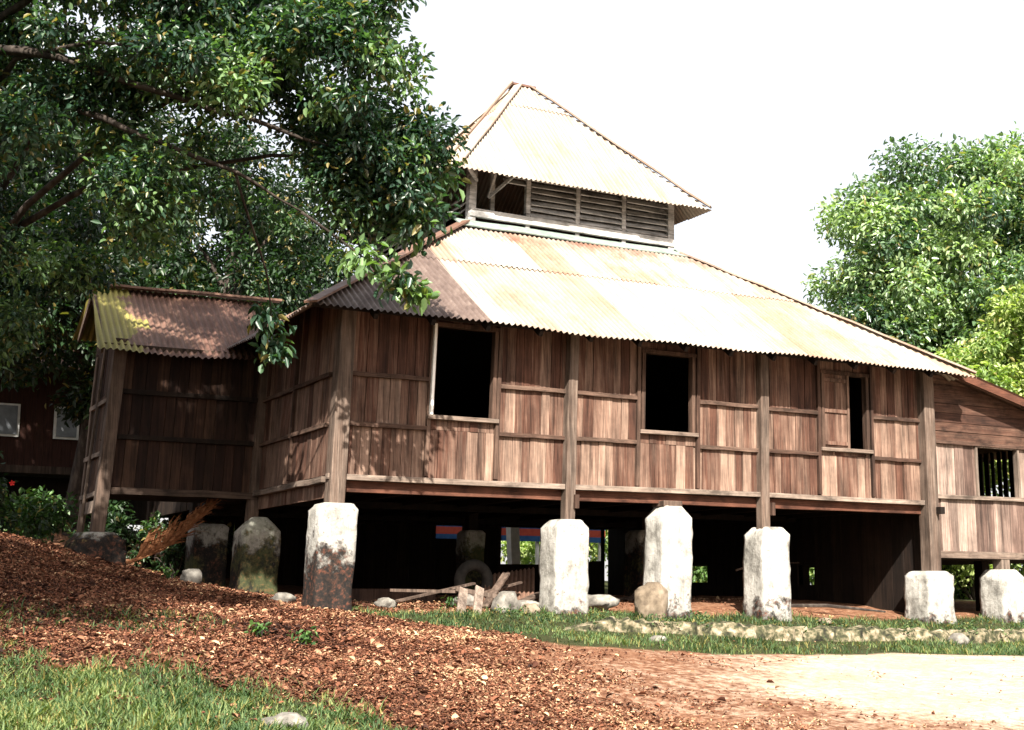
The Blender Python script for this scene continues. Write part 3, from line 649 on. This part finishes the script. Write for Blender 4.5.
mb = MB(); nn = 420; rr = 9; vs = []; fs = []
prof = [(-.20, -.22), (-.18, -.06), (-.18, .04), (-.15, .10), (-.13, .15), (-.04, .175), (.08, .18), (.16, .15), (.22, -.1)]
for i in range(nn+1):
    x = 2.6+(15.5-2.6)*i/nn; zb = g1(x, -1.45)-.03; e = min(1, i/30)
    for (a, b) in prof:
        P = Vector((x, -1.45+a, zb+b*e)); q = Vector((x*1.6, a*3, b*3)); d = noise.noise(q)*.05+noise.noise(q*2.7)*.045+noise.noise(q*6)*.06
        vs.append(P+Vector((0, -d, d*.8*e)))
for i in range(nn):
    for k in range(rr-1): fs.append((i*rr+k, (i+1)*rr+k, (i+1)*rr+k+1, i*rr+k+1))
mb.add(vs, fs, .5); e = mb.build('stone_edging', M['edging'], smooth=True)
tag(e, 'low crumbling pale stone edging running along the grass before the pillars', 'stone edging')
rk = [((4.93, -.30), (.24, .26, .36), 'rock_brown', 'tan slab of rock leaning on the tallest pillar foot', 2),
      ((4.35, .6), (.55, .2, .14), 'rock', 'long grey boulder lying in shade between two pillars', 5),
      ((-.35, .75), (.22, .16, .10), 'rock', 'small pale rubble stone left of the corner pillar', 4),
      ((-1.25, 2.2), (.16, .14, .15), 'rock', 'round grey stone at the top of the leaf bank', 6),
      ((2.75, .15), (.26, .2, .2), 'rock', 'grey stone just right of the leaning planks', 7),
      ((3.0, -.1), (.15, .12, .10), 'rock_brown', 'small yellowish stone beside the pillar foot', 8),
      ((3.15, .35), (.25, .14, .09), 'rock', 'flat pale stone behind the small yellowish stone', 9),
      ((9.6, -1.75), (.16, .14, .11), 'rock', 'dark stone set in the edging', 11),
      ((3.7, -2.25), (.12, .1, .05), 'rock', 'small flat stone lying in the grass strip', 12),
      ((8.2, -.35), (.12, .1, .06), 'rock_brown', 'lump of red earth by the third front pillar', 13),
      ((-2.85, -6.85), (.22, .18, .09), 'rock', 'half buried stone at the lower edge of the near grass', 14)]
for (x, y), r, mt, lb, sd in rk: tag(blob((x, y, g1(x, y)+r[2]*(.45 if y > -6 else .1)), r, sd, mat=mt, rot=sd, rough=.35), lb, 'rock')
# tyre
ty = empty('tyre', (2.95, 1.6, g1(2.95, 1.6)), 'old black tyre standing in the dark under the house', 'tyre')
mb = MB(); n = 28; vs = []; fs = []
for i in range(n):
    a = 2*math.pi*i/n
    for j in range(10):
        b = 2*math.pi*j/10; rr_ = .24+.085*math.cos(b); vs.append((2.95+rr_*math.cos(a), 1.6+.09*math.sin(b), g1(2.95, 1.6)+.33+rr_*math.sin(a)))
for i in range(n):
    for j in range(10): fs.append((i*10+j, ((i+1) % n)*10+j, ((i+1) % n)*10+(j+1) % 10, i*10+(j+1) % 10))
mb.add(vs, fs, .5); mb.build('tread', M['rubber'], ty, smooth=True)
# a rusty corrugated sheet leaning on rubble
mb = MB(); roof_face(mb, (2.75, .9, 1.36), (1, .28, .12), (.45, .8, .38), 1.2, 0, 1.1, lambda u: 1.25, sheet=3, rowlen=9, nr=2)
o = mb.build('iron_sheet', M['rust'], smooth=True); tag(o, 'rusty corrugated iron sheet dumped under the house', 'iron sheet')
pl = empty('nailed_planks', (2.1, .1, 1.3), 'two short grey planks nailed together and leaning under the house', 'planks')
mb = MB(); mb.bar((1.93, -.05, 1.27), (2.12, .25, 1.62), .13, .03, .8, upv=(0, -1, .3)); mb.build('plank', M['grey'], pl)
mb = MB(); mb.bar((2.14, -.12, 1.25), (2.36, .22, 1.64), .13, .03, .9, upv=(0, -1, .3)); mb.build('plank', M['grey'], pl)
mb = MB(); mb.bar((2.0, .25, 1.62), (2.75, .30, 1.5), .03, .06, .5); mb.bar((1.1, .5, 1.60), (2.1, .27, 1.58), .02, .04, .4); mb.build('batten', M['grey'], pl)
mb = MB(); mb.box(.9, 2.5, 2.0, 2.04, 1.2, 1.62, .3); o = mb.build('board', M['frame']); tag(o, 'low brown board lying on edge in the dark under the house', 'board')
mb = MB(); mb.tube([(7.9, 1.5, 1.95), (8.8, 2.0, 2.08), (10.2, 2.6, 2.12)], [.02, .018, .012], 6); o = mb.build('pole', M['grey']); tag(o, 'thin bare pole slung below the floor at the right', 'pole')
mb = MB(); mb.tube([(8.3, .7, 1.36), (9.0, .5, 1.36), (9.9, .1, 1.26)], [.03, .03, .015], 6); o = mb.build('stick', M['bark']); tag(o, 'dead stick lying on the red soil beside the right pillars', 'stick')
for i, (p, q, w_, lb) in enumerate((((1.3, .7, 1.45), (2.6, .9, 1.70), .10, 'splintered plank across the front of the standing tyre'), ((3.2, 1.0, 1.85), (2.6, .55, 1.36), .12, 'plank leaning against the edge of the iron sheet'), ((3.1, .5, 1.40), (4.3, 1.6, 1.62), .16, 'long dark plank sloping up behind the first white front pillar'), ((4.7, 1.2, 1.42), (6.6, 2.4, 1.5), .18, 'low plank lying in shade behind the tan leaning rock'), ((2.3, 1.2, 1.42), (3.5, 1.1, 1.72), .12, 'broken plank propped beside the iron sheet'), ((5.8, 1.6, 1.45), (7.6, 3.0, 2.15), .08, 'thin pole leaning up under the floor by the third pillar'))):
    mb = MB(); mb.bar(p, q, w_, .03, .4); tag(mb.build('plank', M['grey']), lb, 'plank', 'loose planks under the house')
for i, (x, y, r, lb) in enumerate(((2.5, .9, .17, 'lump of rubble between the tyre and the iron sheet'), (4.45, 1.5, .2, 'grey rubble lump deep in the shade behind the long boulder'), (1.2, .9, .13, 'stone in the shade left of the planks'), (6.4, 1.0, .12, 'brown stone on the bare earth behind the tallest pillar'))):
    tag(blob((x, y, g1(x, y)+r*.4), (r*1.2, r, r*.7), 30+i, mat='rock', rot=i, rough=.4), lb, 'rock')
# striped boards beyond
sb = empty('striped_barrier', (9.5, 13, 1.6), 'red and blue striped boards glimpsed beyond the house through the pillars', 'barrier')
for z0, z1, mt in ((3.16, 3.3, 'rail_blue'), (2.98, 3.16, 'rail_red'), (2.84, 2.98, 'rail_blue')):
    mb = MB(); mb.box(7.0, 12.5, 13, 13.05, z0, z1); mb.build('stripe', M[mt], sb)
for x in (7.2, 10.5, 12.4): mb = MB(); mb.bar((x, 13.1, 1.4), (x, 13.1, 3.8), .08, .08); mb.build('post', M['white'], sb)
mb = MB(); mb.bar((8.95, 11.4, 1.4), (8.85, 11.4, 3.6), .24, .24, .8, upv=(0, 1, 0)); o = mb.build('white_post', M['white'], bevel=.01); tag(o, 'stout white post standing behind the house', 'post')

# dry palm frond under the annex
fr = MB(); A = Vector((-2.05, 2.85, g1(-2.05, 2.85)+.03)); B = Vector((-.55, 3.75, 2.92)); pts = [A.lerp(B, t)+Vector((0, 0, -.16*math.sin(math.pi*t))) for t in np.linspace(0, 1, 12)]
fr.tube(pts, [.03*(1-.6*i/11) for i in range(12)], 6)
for i in range(80):
    t = .12+.85*i/79; j = t*11; k = min(10, int(j)); P = pts[k].lerp(pts[k+1], j-k)
    for s_ in (0, 1):
        L = random.uniform(.35, .7)*(1-.3*t); d = Vector((random.uniform(.1, .55), random.uniform(-.25, .25), random.uniform(.45, 1.1) if s_ == 0 else random.uniform(.1, .7))).normalized()
        q = P+d*L*.6; e_ = P+d*L+Vector((.05, 0, -.12)); wv = Vector((.014, .01, -.004))
        fr.add([P-wv, P+wv, q+wv, q-wv, e_], [(0, 1, 2, 3), (3, 2, 4)], .5)
o = fr.build('palm_frond', M['frond']); tag(o, 'dried orange brown palm frond propped under the annex', 'palm frond')

# ------------------------------------------------------------------ small stilt house far left
nb = empty('stilt_house', (-2.2, 17, 3.3), 'shaded red timber house on posts beyond the bushes at the far left', 'house')
def nbp(mb, name, mat, par=None):
    o = mb.build(name, M[mat], nb)
    if par: o.parent = par; o.matrix_parent_inverse = Matrix.Identity(4)
    return o
mb = MB()
for x in np.arange(-6, 1.6, .22): mb.box(x, x+.215, 17, 17.04, 4.5, 7.0)
mb.box(-6, 1.6, 17.05, 17.1, 4.5, 7.0)
nbp(mb, 'wall', 'redwall')
mb = MB(); mb.box(-6.2, 1.8, 16.2, 21, 4.32, 4.5); nbp(mb, 'floor', 'grey')
mb = MB(); mb.box(-6, 1.6, 17.02, 17.08, 3.2, 4.3); nbp(mb, 'basement_wall', 'dark')
for x0 in (-4.6, -2.35, -.95):
    mb = MB(); mb.box(x0, x0+.6, 16.93, 16.99, 5.25, 6.05); w = nbp(mb, 'window', 'white')
    mb = MB(); mb.box(x0+.06, x0+.54, 16.9, 16.925, 5.3, 6.0); nbp(mb, 'pane', 'plaster', w)
for x in (-4.6, -2.55):
    mb = MB(); mb.tube([(x, 16.3, 3.55), (x, 16.3, 4.4)], [.09, .09], 12); mb.tube([(x, 16.3, 4.4), (x, 16.3, 6.9)], [.05, .05], 8); w = nbp(mb, 'column', 'plaster')
    mb = MB(); mb.box(x-.28, x+.28, 16.05, 16.55, 3.1, 3.58); nbp(mb, 'column_base', 'plaster', w)
mb = MB(); mb.add([(-6.6, 15.8, 6.8), (2.2, 15.8, 6.8), (2.2, 18.5, 8.6), (-6.6, 18.5, 8.6), (2.2, 21.4, 6.8), (-6.6, 21.4, 6.8)], [(0, 1, 2, 3), (3, 2, 4, 5)]); nbp(mb, 'roof', 'rust')

# ------------------------------------------------------------------ trees and shrubs
def crown(name, mat, clumps, nleaf, L, parent, shell=.55, droop=.25, tonebase=(.1, .75)):
    """clumps: list of (centre, radius)"""
    C_ = np.array([c[0] for c in clumps]); Rr = np.array([c[1] for c in clumps]); w = Rr**2; w /= w.sum()
    k = rng.choice(len(clumps), nleaf, p=w); d = rng.normal(size=(nleaf, 3)); d /= np.linalg.norm(d, axis=1, keepdims=True)
    r = rng.random(nleaf)**shell; P = C_[k]+d*(r*Rr[k])[:, None]*np.array([1, 1, .78])
    tw = rng.normal(size=(nleaf, 3))*.05*L/.12; P = P+tw
    D = d*.6+rng.normal(size=(nleaf, 3))*.6; D[:, 2] -= droop
    N = np.array([0, 0, 1.])+d*.5+rng.normal(size=(nleaf, 3))*.55
    ct = rng.uniform(*tonebase, len(clumps))[k]; t0 = np.clip(ct+rng.normal(size=nleaf)*.17, 0, 1)
    tone = np.stack([t0, rng.random(nleaf), rng.random(nleaf)], 1)
    Ls = L*rng.uniform(.65, 1.25, nleaf); V, Fq, T = leaves_arrays(P, D, N, Ls, Ls*rng.uniform(.36, .52, nleaf), tone)
    return npmesh(name, V, Fq, mat, T, parent)
def clumpset(ells, per, rmin, rmax, surf=.5):
    out = []
    for (c, r), n in zip(ells, per):
        for _ in range(n):
            d = Vector(rng.normal(size=3)).normalized(); q = rng.random()**surf
            out.append((np.array([c[0]+d.x*r[0]*q, c[1]+d.y*r[1]*q, c[2]+d.z*r[2]*q]), rng.uniform(rmin, rmax)))
    return out
def tree(name, label, base, ht, rad, ells, per, cr, nleaf, L, mat, nlimb=14, group='', lean=(0, 0), cat='tree', surf=.5, shell=.55, tb=(.1, .75), fork=None):
    e = empty(name, base, label, cat, group or None); b = Vector(base); cl = clumpset(ells, per, *cr, surf)
    mb = MB(); top = Vector((ells[0][0][0], ells[0][0][1], b.z+ht)) if not lean[0] and not lean[1] else b+Vector((lean[0], lean[1], ht))
    pts = [b+Vector((0, 0, -.3))]+[b.lerp(top, t)+Vector((math.sin(t*5+b.x)*rad*.7, math.cos(t*4)*rad*.6, 0)) for t in np.linspace(.08, 1, 9)]
    mb.tube(pts, [rad*(1.35 if i == 0 else 1.05-.55*i/9) for i in range(10)], 12, rough=.25)
    sel = rng.choice(len(cl), min(nlimb, len(cl)), replace=False)
    for i in sel:
        c = Vector(cl[i][0]); t = random.uniform(.55, .95); s_ = pts[int(t*9)]; L_ = (c-s_).length; mid = s_.lerp(c, .45)+Vector((random.uniform(-.1, .1)*L_, random.uniform(-.1, .1)*L_, .12*L_))
        q = [s_, s_.lerp(mid, .5)+Vector((0, 0, .04*L_)), mid, mid.lerp(c, .55)+Vector((0, 0, .03*L_)), c]
        r0 = rad*random.uniform(.28, .45); mb.tube(q, [r0, r0*.8, r0*.55, r0*.35, r0*.12], 7, rough=.2)
    mb.build('trunk', M['bark'], e, smooth=True)
    crown('crown', M[mat], cl, nleaf, L, e, shell, tonebase=tb); return e, cl, pts
# the big tree overhanging from the left
EA = [((-3.0, -1.0, 8.0), (2.3, 2.0, 2.6)), ((-.75, -1.9, 7.5), (1.0, 1.2, 1.25)), ((-1.3, -1.6, 9.4), (1.35, 1.3, 1.3)), ((-5.2, .0, 8.0), (2.0, 2.2, 2.6)), ((-3.4, 2.2, 6.0), (1.2, 1.2, 1.1)), ((-2.6, -1.5, 6.1), (1.0, .8, .5)), ((-.6, -2.0, 6.4), (.75, .7, .5)), ((-1.0, -3.1, 7.9), (.8, .8, .9)), ((-3.6, -.5, 10.0), (2.8, 2, 1.3)), ((-4.5, 2.4, 5.3), (1.0, .9, .8)), ((.05, -2.2, 6.7), (.5, .5, .8)), ((-1.9, -1.5, 8.0), (1.1, .8, .8))]
treeA, clA, ptA = tree('broadleaf_tree', 'large dark leafy tree overhanging the annex roof from the left edge', (-4.35, 3.2, g1(-4.35, 3.2)), 5.6, .17, EA, (56, 18, 24, 56, 16, 5, 8, 10, 40, 14, 12, 14), (.26, .52), 96000, .105, 'leafA', 12, lean=(-.4, -1.2), tb=(.05, .75))
mb = MB()
for pts, r in (([(-4.7, 2.0, 7.4), (-4.9, .2, 8.3), (-3.9, -1.0, 7.9), (-3.0, -1.6, 7.4), (-1.9, -1.9, 7.2), (-.9, -2.2, 6.9)], .08), ([(-4.9, .2, 8.3), (-4.0, -.8, 8.9), (-2.8, -1.4, 9.3), (-1.6, -1.8, 9.7)], .06), ([(-4.7, 2, 7.4), (-3.9, -.6, 7.5), (-3.2, -1.6, 6.9), (-2.0, -1.9, 6.5), (-1.2, -2.0, 6.1)], .055),
              ([(-2.0, -1.9, 6.5), (-1.3, -1.0, 5.6), (-1.0, -.4, 5.0), (-.92, -.25, 4.75)], .018), ([(-1.2, -2, 6.1), (-.4, -2.05, 5.6), (.25, -2.0, 5.25)], .02), ([(-.9, -2.2, 6.9), (.2, -2.3, 6.8), (.75, -2.35, 6.75)], .02)):
    fine = []
    for a, b in zip(pts[:-1], pts[1:]):
        for q in (0, .33, .66): p = Vector(a).lerp(Vector(b), q); w_ = r*1.3; fine.append(p+Vector((noise.noise(p*1.7), noise.noise(p*1.7+Vector((9, 0, 0))), noise.noise(p*1.7+Vector((0, 9, 0)))))*w_)
    fine.append(Vector(pts[-1])); n_ = len(fine)-1; mb.tube(fine, [r*(1-.8*i/n_) for i in range(n_+1)], 8, rough=.35)
mb.build('limb', M['bark'], treeA, smooth=True)
sp = [(np.array(c), r) for c, r in (((-.93, -.28, 4.72), .20), ((-1.12, -.5, 5.05), .16), ((.0, -2.05, 5.4), .24), ((.28, -2.05, 5.28), .16), ((-.45, -2.1, 5.62), .3), ((.35, -2.25, 6.2), .35), ((.5, -2.3, 6.75), .28), ((.1, -2.3, 6.9), .4), ((.1, -2.2, 6.0), .35))]
for q in sp: crown('foliage', M['leafA'], [q], 100, .16, treeA, .7, .5, (.3, .9))
# forest behind the annex
FB = [((-4.0, 9.2), 11.0, 2.9, 'dense dark tree overhanging the stilt house, nearest of the forest trees'), ((-5.5, 12.0), 10.5, 3.3, 'dense dark tree behind the far left stilt house'), ((-1.0, 12.8), 9.0, 2.7, 'dark tree directly behind the mossy end of the annex roof'), ((3.0, 16.5), 11.8, 3.1, 'tree behind the annex ridge, left of the main roof'),
      ((1.4, 20.5), 15.2, 3.7, 'farther tree filling the gap over the annex roof'), ((6.6, 21.5), 11.2, 2.6, 'tree rising behind the left slope of the main roof'), ((-7, 19), 12, 3.6, 'tallest forest tree at the far left')]
for (x, y), h, r, lb in FB:
    z = g1(x, y); c = (x, y, z+h-r*1.15)
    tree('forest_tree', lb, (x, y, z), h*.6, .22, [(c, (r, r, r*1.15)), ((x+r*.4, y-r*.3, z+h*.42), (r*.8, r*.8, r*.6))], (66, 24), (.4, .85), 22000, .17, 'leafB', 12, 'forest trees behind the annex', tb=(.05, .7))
# right-hand trees
x, y = 20.6, 8.0; z = g1(x, y)
tree('dome_tree', 'tall round topped glossy tree rising behind the right end of the roof', (x, y, z), 6.5, .35, [((x-.05, y, 9.6), (3.5, 3.3, 4.1)), ((x-1.4, y+.6, 7.4), (2.4, 2.6, 2.8)), ((x+4, y-2, 9.6), (3.0, 3, 3.6))], (170, 60, 90), (.5, 1.0), 150000, .17, 'leafC', 20, surf=.22, tb=(.05, .95))
x, y = 19.2, 3.3; z = g1(x, y)
tree('lime_green_tree', 'yellow green tree in front of the round topped tree at the right edge', (x, y, z), 4, .2, [((x, y, 6.9), (2.5, 2.0, 2.2)), ((x-1.6, y+1., 5.9), (1.6, 1.4, 1.5))], (70, 30), (.4, .75), 45000, .15, 'leafD', 14, surf=.3, tb=(.3, .95))
# shrubs
def shrub(x, y, r, h, label, mat='leafS', n=900, L=.12, name='shrub', group='shrubs', tb=(.2, .8)):
    z = g1(x, y); e = empty(name, (x, y, z), label, 'shrub', group); cl = clumpset([((x, y, z+h*.5), (r, r, h*.5))], (10,), r*.25, r*.45)
    mb = MB()
    for i in range(6): c = Vector(cl[i][0]); mb.tube([(x, y, z-.05), tuple(Vector((x, y, z)).lerp(c, .5)+Vector((0, 0, .1*h))), tuple(c)], [.02, .014, .006], 5)
    mb.build('stems', M['bark'], e); crown('foliage', M[mat], cl, n, L, e, .6, tonebase=tb); return e
for x, y, r, h, lb, n in ((.4, 9.6, 1.0, 1.5, 'dark shrub seen through under the annex floor', 2201), (-1.2, 8.6, .9, 1.3, 'dark shrub behind the palm frond', 2000), (-3.9, 3.9, .7, 1.3, 'dark shrub with a red flower beside the annex corner', 1300), (-3.1, 6.2, .9, 1.3, 'low leafy shrub behind the mossy block', 1300), (-4.3, 6.4, 1.1, 2.5, 'tall shrub before the far stilt house', 1800), (-2.4, 9.2, .9, 1.1, 'bright leaved shrub under the far stilt house floor', 1200), (-6.0, 9.5, 1.2, 2.0, 'dark shrub at the left edge by the stilt house', 1600), (-4.9, 2.9, .6, .8, 'small shrub on top of the leaf bank at the left edge', 900)):
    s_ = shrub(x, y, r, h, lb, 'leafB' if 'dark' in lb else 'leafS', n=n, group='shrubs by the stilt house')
    if 'red flower' in lb:
        mb = MB()
        for k in range(5):
            a = k*1.256; mb.add([(-3.6, 3.3, 3.1), (-3.6+.03*math.cos(a), 3.28, 3.1+.03*math.sin(a)), (-3.6+.045*math.cos(a+.5), 3.26, 3.1+.045*math.sin(a+.5)), (-3.6+.03*math.cos(a+1), 3.28, 3.1+.03*math.sin(a+1))], [(0, 1, 2, 3)])
        mb.build('flower', M['flower'], s_)
BH = [(4.0, 15.0, 'lit shrub behind the house, leftmost of those seen under the floor'), (8.0, 16.5, 'lit shrub behind the striped boards'), (12.2, 14.5, 'bright shrub seen beside the second front pillar'), (15.5, 13.5, 'bright shrub seen between the middle pillars'), (19.0, 13.0, 'shrub seen past the tallest pillar'),
      (22.5, 11.5, 'shrub seen through the small gap under the floor'), (17.8, 5.5, 'yellow green shrub seen under the lower room'), (21.0, 6.5, 'yellow green shrub behind the two right pillars'), (24.5, 6.0, 'bright shrub at the right edge under the lower room'), (20.0, 2.0, 'shrub beside the rightmost pillar')]
BH += [(6.5, 21.0, 'tall shrub behind the striped boards, far back'), (10.5, 20.0, 'tall shrub behind the stout white post'), (14.0, 19.0, 'tall shrub far behind the middle pillars'), (17.5, 17.5, 'tall shrub far behind the tallest pillar'), (21.5, 16.5, 'tall shrub far back at the right of the tallest pillar'), (25.5, 14.5, 'tall shrub far back beyond the third pillar'), (28.5, 11.5, 'tall shrub far back beyond the lower room'), (30.0, 8.5, 'tall shrub far back at the right edge'), (19.5, 8.3, 'dense shrub behind the lower room pillars')]
for i, (x, y, lb) in enumerate(BH): shrub(x, y, 1.6 if i < 10 else 2.2, 2.6 if i < 10 else 3.6, lb, 'leafD' if i > 4 or i % 2 == 0 else 'leafS', 3200 if i < 10 else 6500, .17, 'garden_shrub', 'shrubs behind the house', (.4, .95))
# a tree standing behind the viewer, whose shade falls on the leaf bank
x, y = -9.6, -9.2; z = g1(x, y)
tree('shade_tree', 'leafy tree at the left outside the view, shading the leaf bank', (x, y, z), 6, .22, [((-7.8, -8.8, 10.0), (3.0, 2.6, 1.5)), ((-6.2, -7.2, 10.4), (1.5, 1.5, .9))], (60, 18), (.4, .8), 15000, .2, 'leafA', 14)

# ------------------------------------------------------------------ leaf litter and grass (uncountable)
def scatter(n, x0, x1, y0, y1, dens):
    x = rng.uniform(x0, x1, n); y = rng.uniform(y0, y1, n); k = rng.random(n) < dens(x, y); return x[k], y[k]
def gzn(x, y):
    l, g_, s, a, b = zones(x, y); return gz(x, y)+(vnoise(x, y, 1.3, 5)*.035+vnoise(x, y, 5, 6)*.014)*(1-.75*s)
x, y = scatter(480000, -7, 9, -9.5, 3, lambda x, y: zones(x, y)[0]*sm(.1, .75, zones(x, y)[0]+.45*(vnoise(x, y, 2.2, 9)+.3)))
n = len(x); P = np.stack([x, y, gzn(x, y)+rng.uniform(.002, .022, n)], 1)
a = rng.uniform(0, 2*np.pi, n); D = np.stack([np.cos(a), np.sin(a), rng.normal(size=n)*.4], 1); N = np.stack([rng.normal(size=n)*.6, rng.normal(size=n)*.6, np.ones(n)], 1)
L = rng.uniform(.013, .048, n)*(1+1.1*(rng.random(n) < .05)); V, Fq, T = leaves_arrays(P, D, N, L, L*rng.uniform(.35, .6, n), np.stack([np.clip(rng.normal(size=n)*.2+.50+.30*vnoise(x, y, .9, 41)+.2*vnoise(x, y*1.6, 3.4, 42)+.06*np.clip(x+2, 0, 4), 0, 1), rng.random(n), rng.random(n)], 1), fold=.45)  # leaves tinted darker at left, lighter mid, painting in shade and sun
o = npmesh('leaf_litter', V, Fq, M['litter'], T); tag(o, 'thick red brown carpet of fallen leaves on the bank', 'fallen leaves', kind='stuff')
def blades(name, x, y, h0, h1, label, tone0):
    n = len(x); z = gzn(x, y); a = rng.uniform(0, 2*np.pi, n); h = (h0+(h1-h0)*rng.random(n)**1.6)*(1+.75*vnoise(x, y, 3.0, 12)); w = rng.uniform(.004, .008, n)
    b = rng.uniform(.2, 1.5, n)*h; ca, sa_ = np.cos(a), np.sin(a); base = np.stack([x, y, z-.01], 1)
    sd = np.stack([-sa_*w, ca*w, 0*w], 1); mid = base+np.stack([ca*b*.35, sa_*b*.35, h*.6], 1); tip = base+np.stack([ca*b, sa_*b, h], 1)
    V = np.stack([base-sd, base+sd, mid+sd*.8, mid-sd*.8, tip+sd*.15, tip-sd*.15], 1).reshape(-1, 3); i = np.arange(n)[:, None]*6
    Fq = np.concatenate([i+np.array([[0, 1, 2, 3]]), i+np.array([[3, 2, 4, 5]])], 0)
    t = np.clip(tone0+.38*vnoise(x, y, 1.5, 20)+.2*vnoise(x, y, 6, 21)+rng.normal(size=n)*.18, 0, 1); T = np.repeat(np.stack([t, rng.random(n), rng.random(n)], 1), 6, 0)
    o = npmesh(name, V, Fq, M['grass'], T); tag(o, label, 'grass', kind='stuff')
x, y = scatter(170000, -7.5, -1.1, -9.5, -3, lambda x, y: zones(x, y)[3]**1.5*np.clip(.55+.9*vnoise(x, y, 2.6, 15), .05, 1))
blades('grass', x, y, .03, .10, 'bright short grass at the lower left corner', .55)
x1_, y1_ = scatter(90000, .2, 16, -3.9, .3, lambda x, y: zones(x, y)[4]*np.clip(.45+.8*vnoise(x, y, 1.7, 16), .08, 1)*(1-.85*((y < -1.05) & (y > -1.75) & (x > 2.8))))
x2_, y2_ = scatter(9000, -5.5, -2, -4.7, -.8, lambda x, y: .8*zones(x, y)[1]*(1-zones(x, y)[3]))
blades('grass', np.r_[x1_, x2_], np.r_[y1_, y2_], .03, .10, 'strip of short grass along the foot of the stone edging', .45)
x, y = scatter(9000, 1.6, 15.5, -1.7, -1.1, lambda x, y: (vnoise(x, y, 3.0, 30) > .25)*.9)
xx = x; blz = gz(xx, y)
n = len(xx); P = np.stack([xx, y, blz+.10+rng.uniform(0, .14, n)], 1); a = rng.uniform(0, 6.28, n); D = np.stack([np.cos(a), np.sin(a)-.5, rng.uniform(.1, 1.2, n)], 1); N = rng.normal(size=(n, 3))
L = rng.uniform(.025, .06, n); V, Fq, T = leaves_arrays(P, D, N, L, L*.5, np.stack([rng.random(n)*.7, rng.random(n), rng.random(n)], 1))
o = npmesh('weeds', V, Fq, M['grass'], T); tag(o, 'tiny green weeds creeping over the stone edging', 'weeds', kind='stuff')
# a few single weeds on the bank
for x, y, lb in ((-2.05, -3.6, 'small green weed standing alone in the fallen leaves'), (-1.75, -4.0, 'broad leaved weed at the upper edge of the near grass'), (2.15, .75, 'thin weed growing beside the leaning planks'), (-1.5, 2.3, 'little green plant in front of the palm frond')):
    shrub(x, y, .10, .16, lb, n=45, L=.075, name='weed', group='single weeds', tb=(.4, .8))
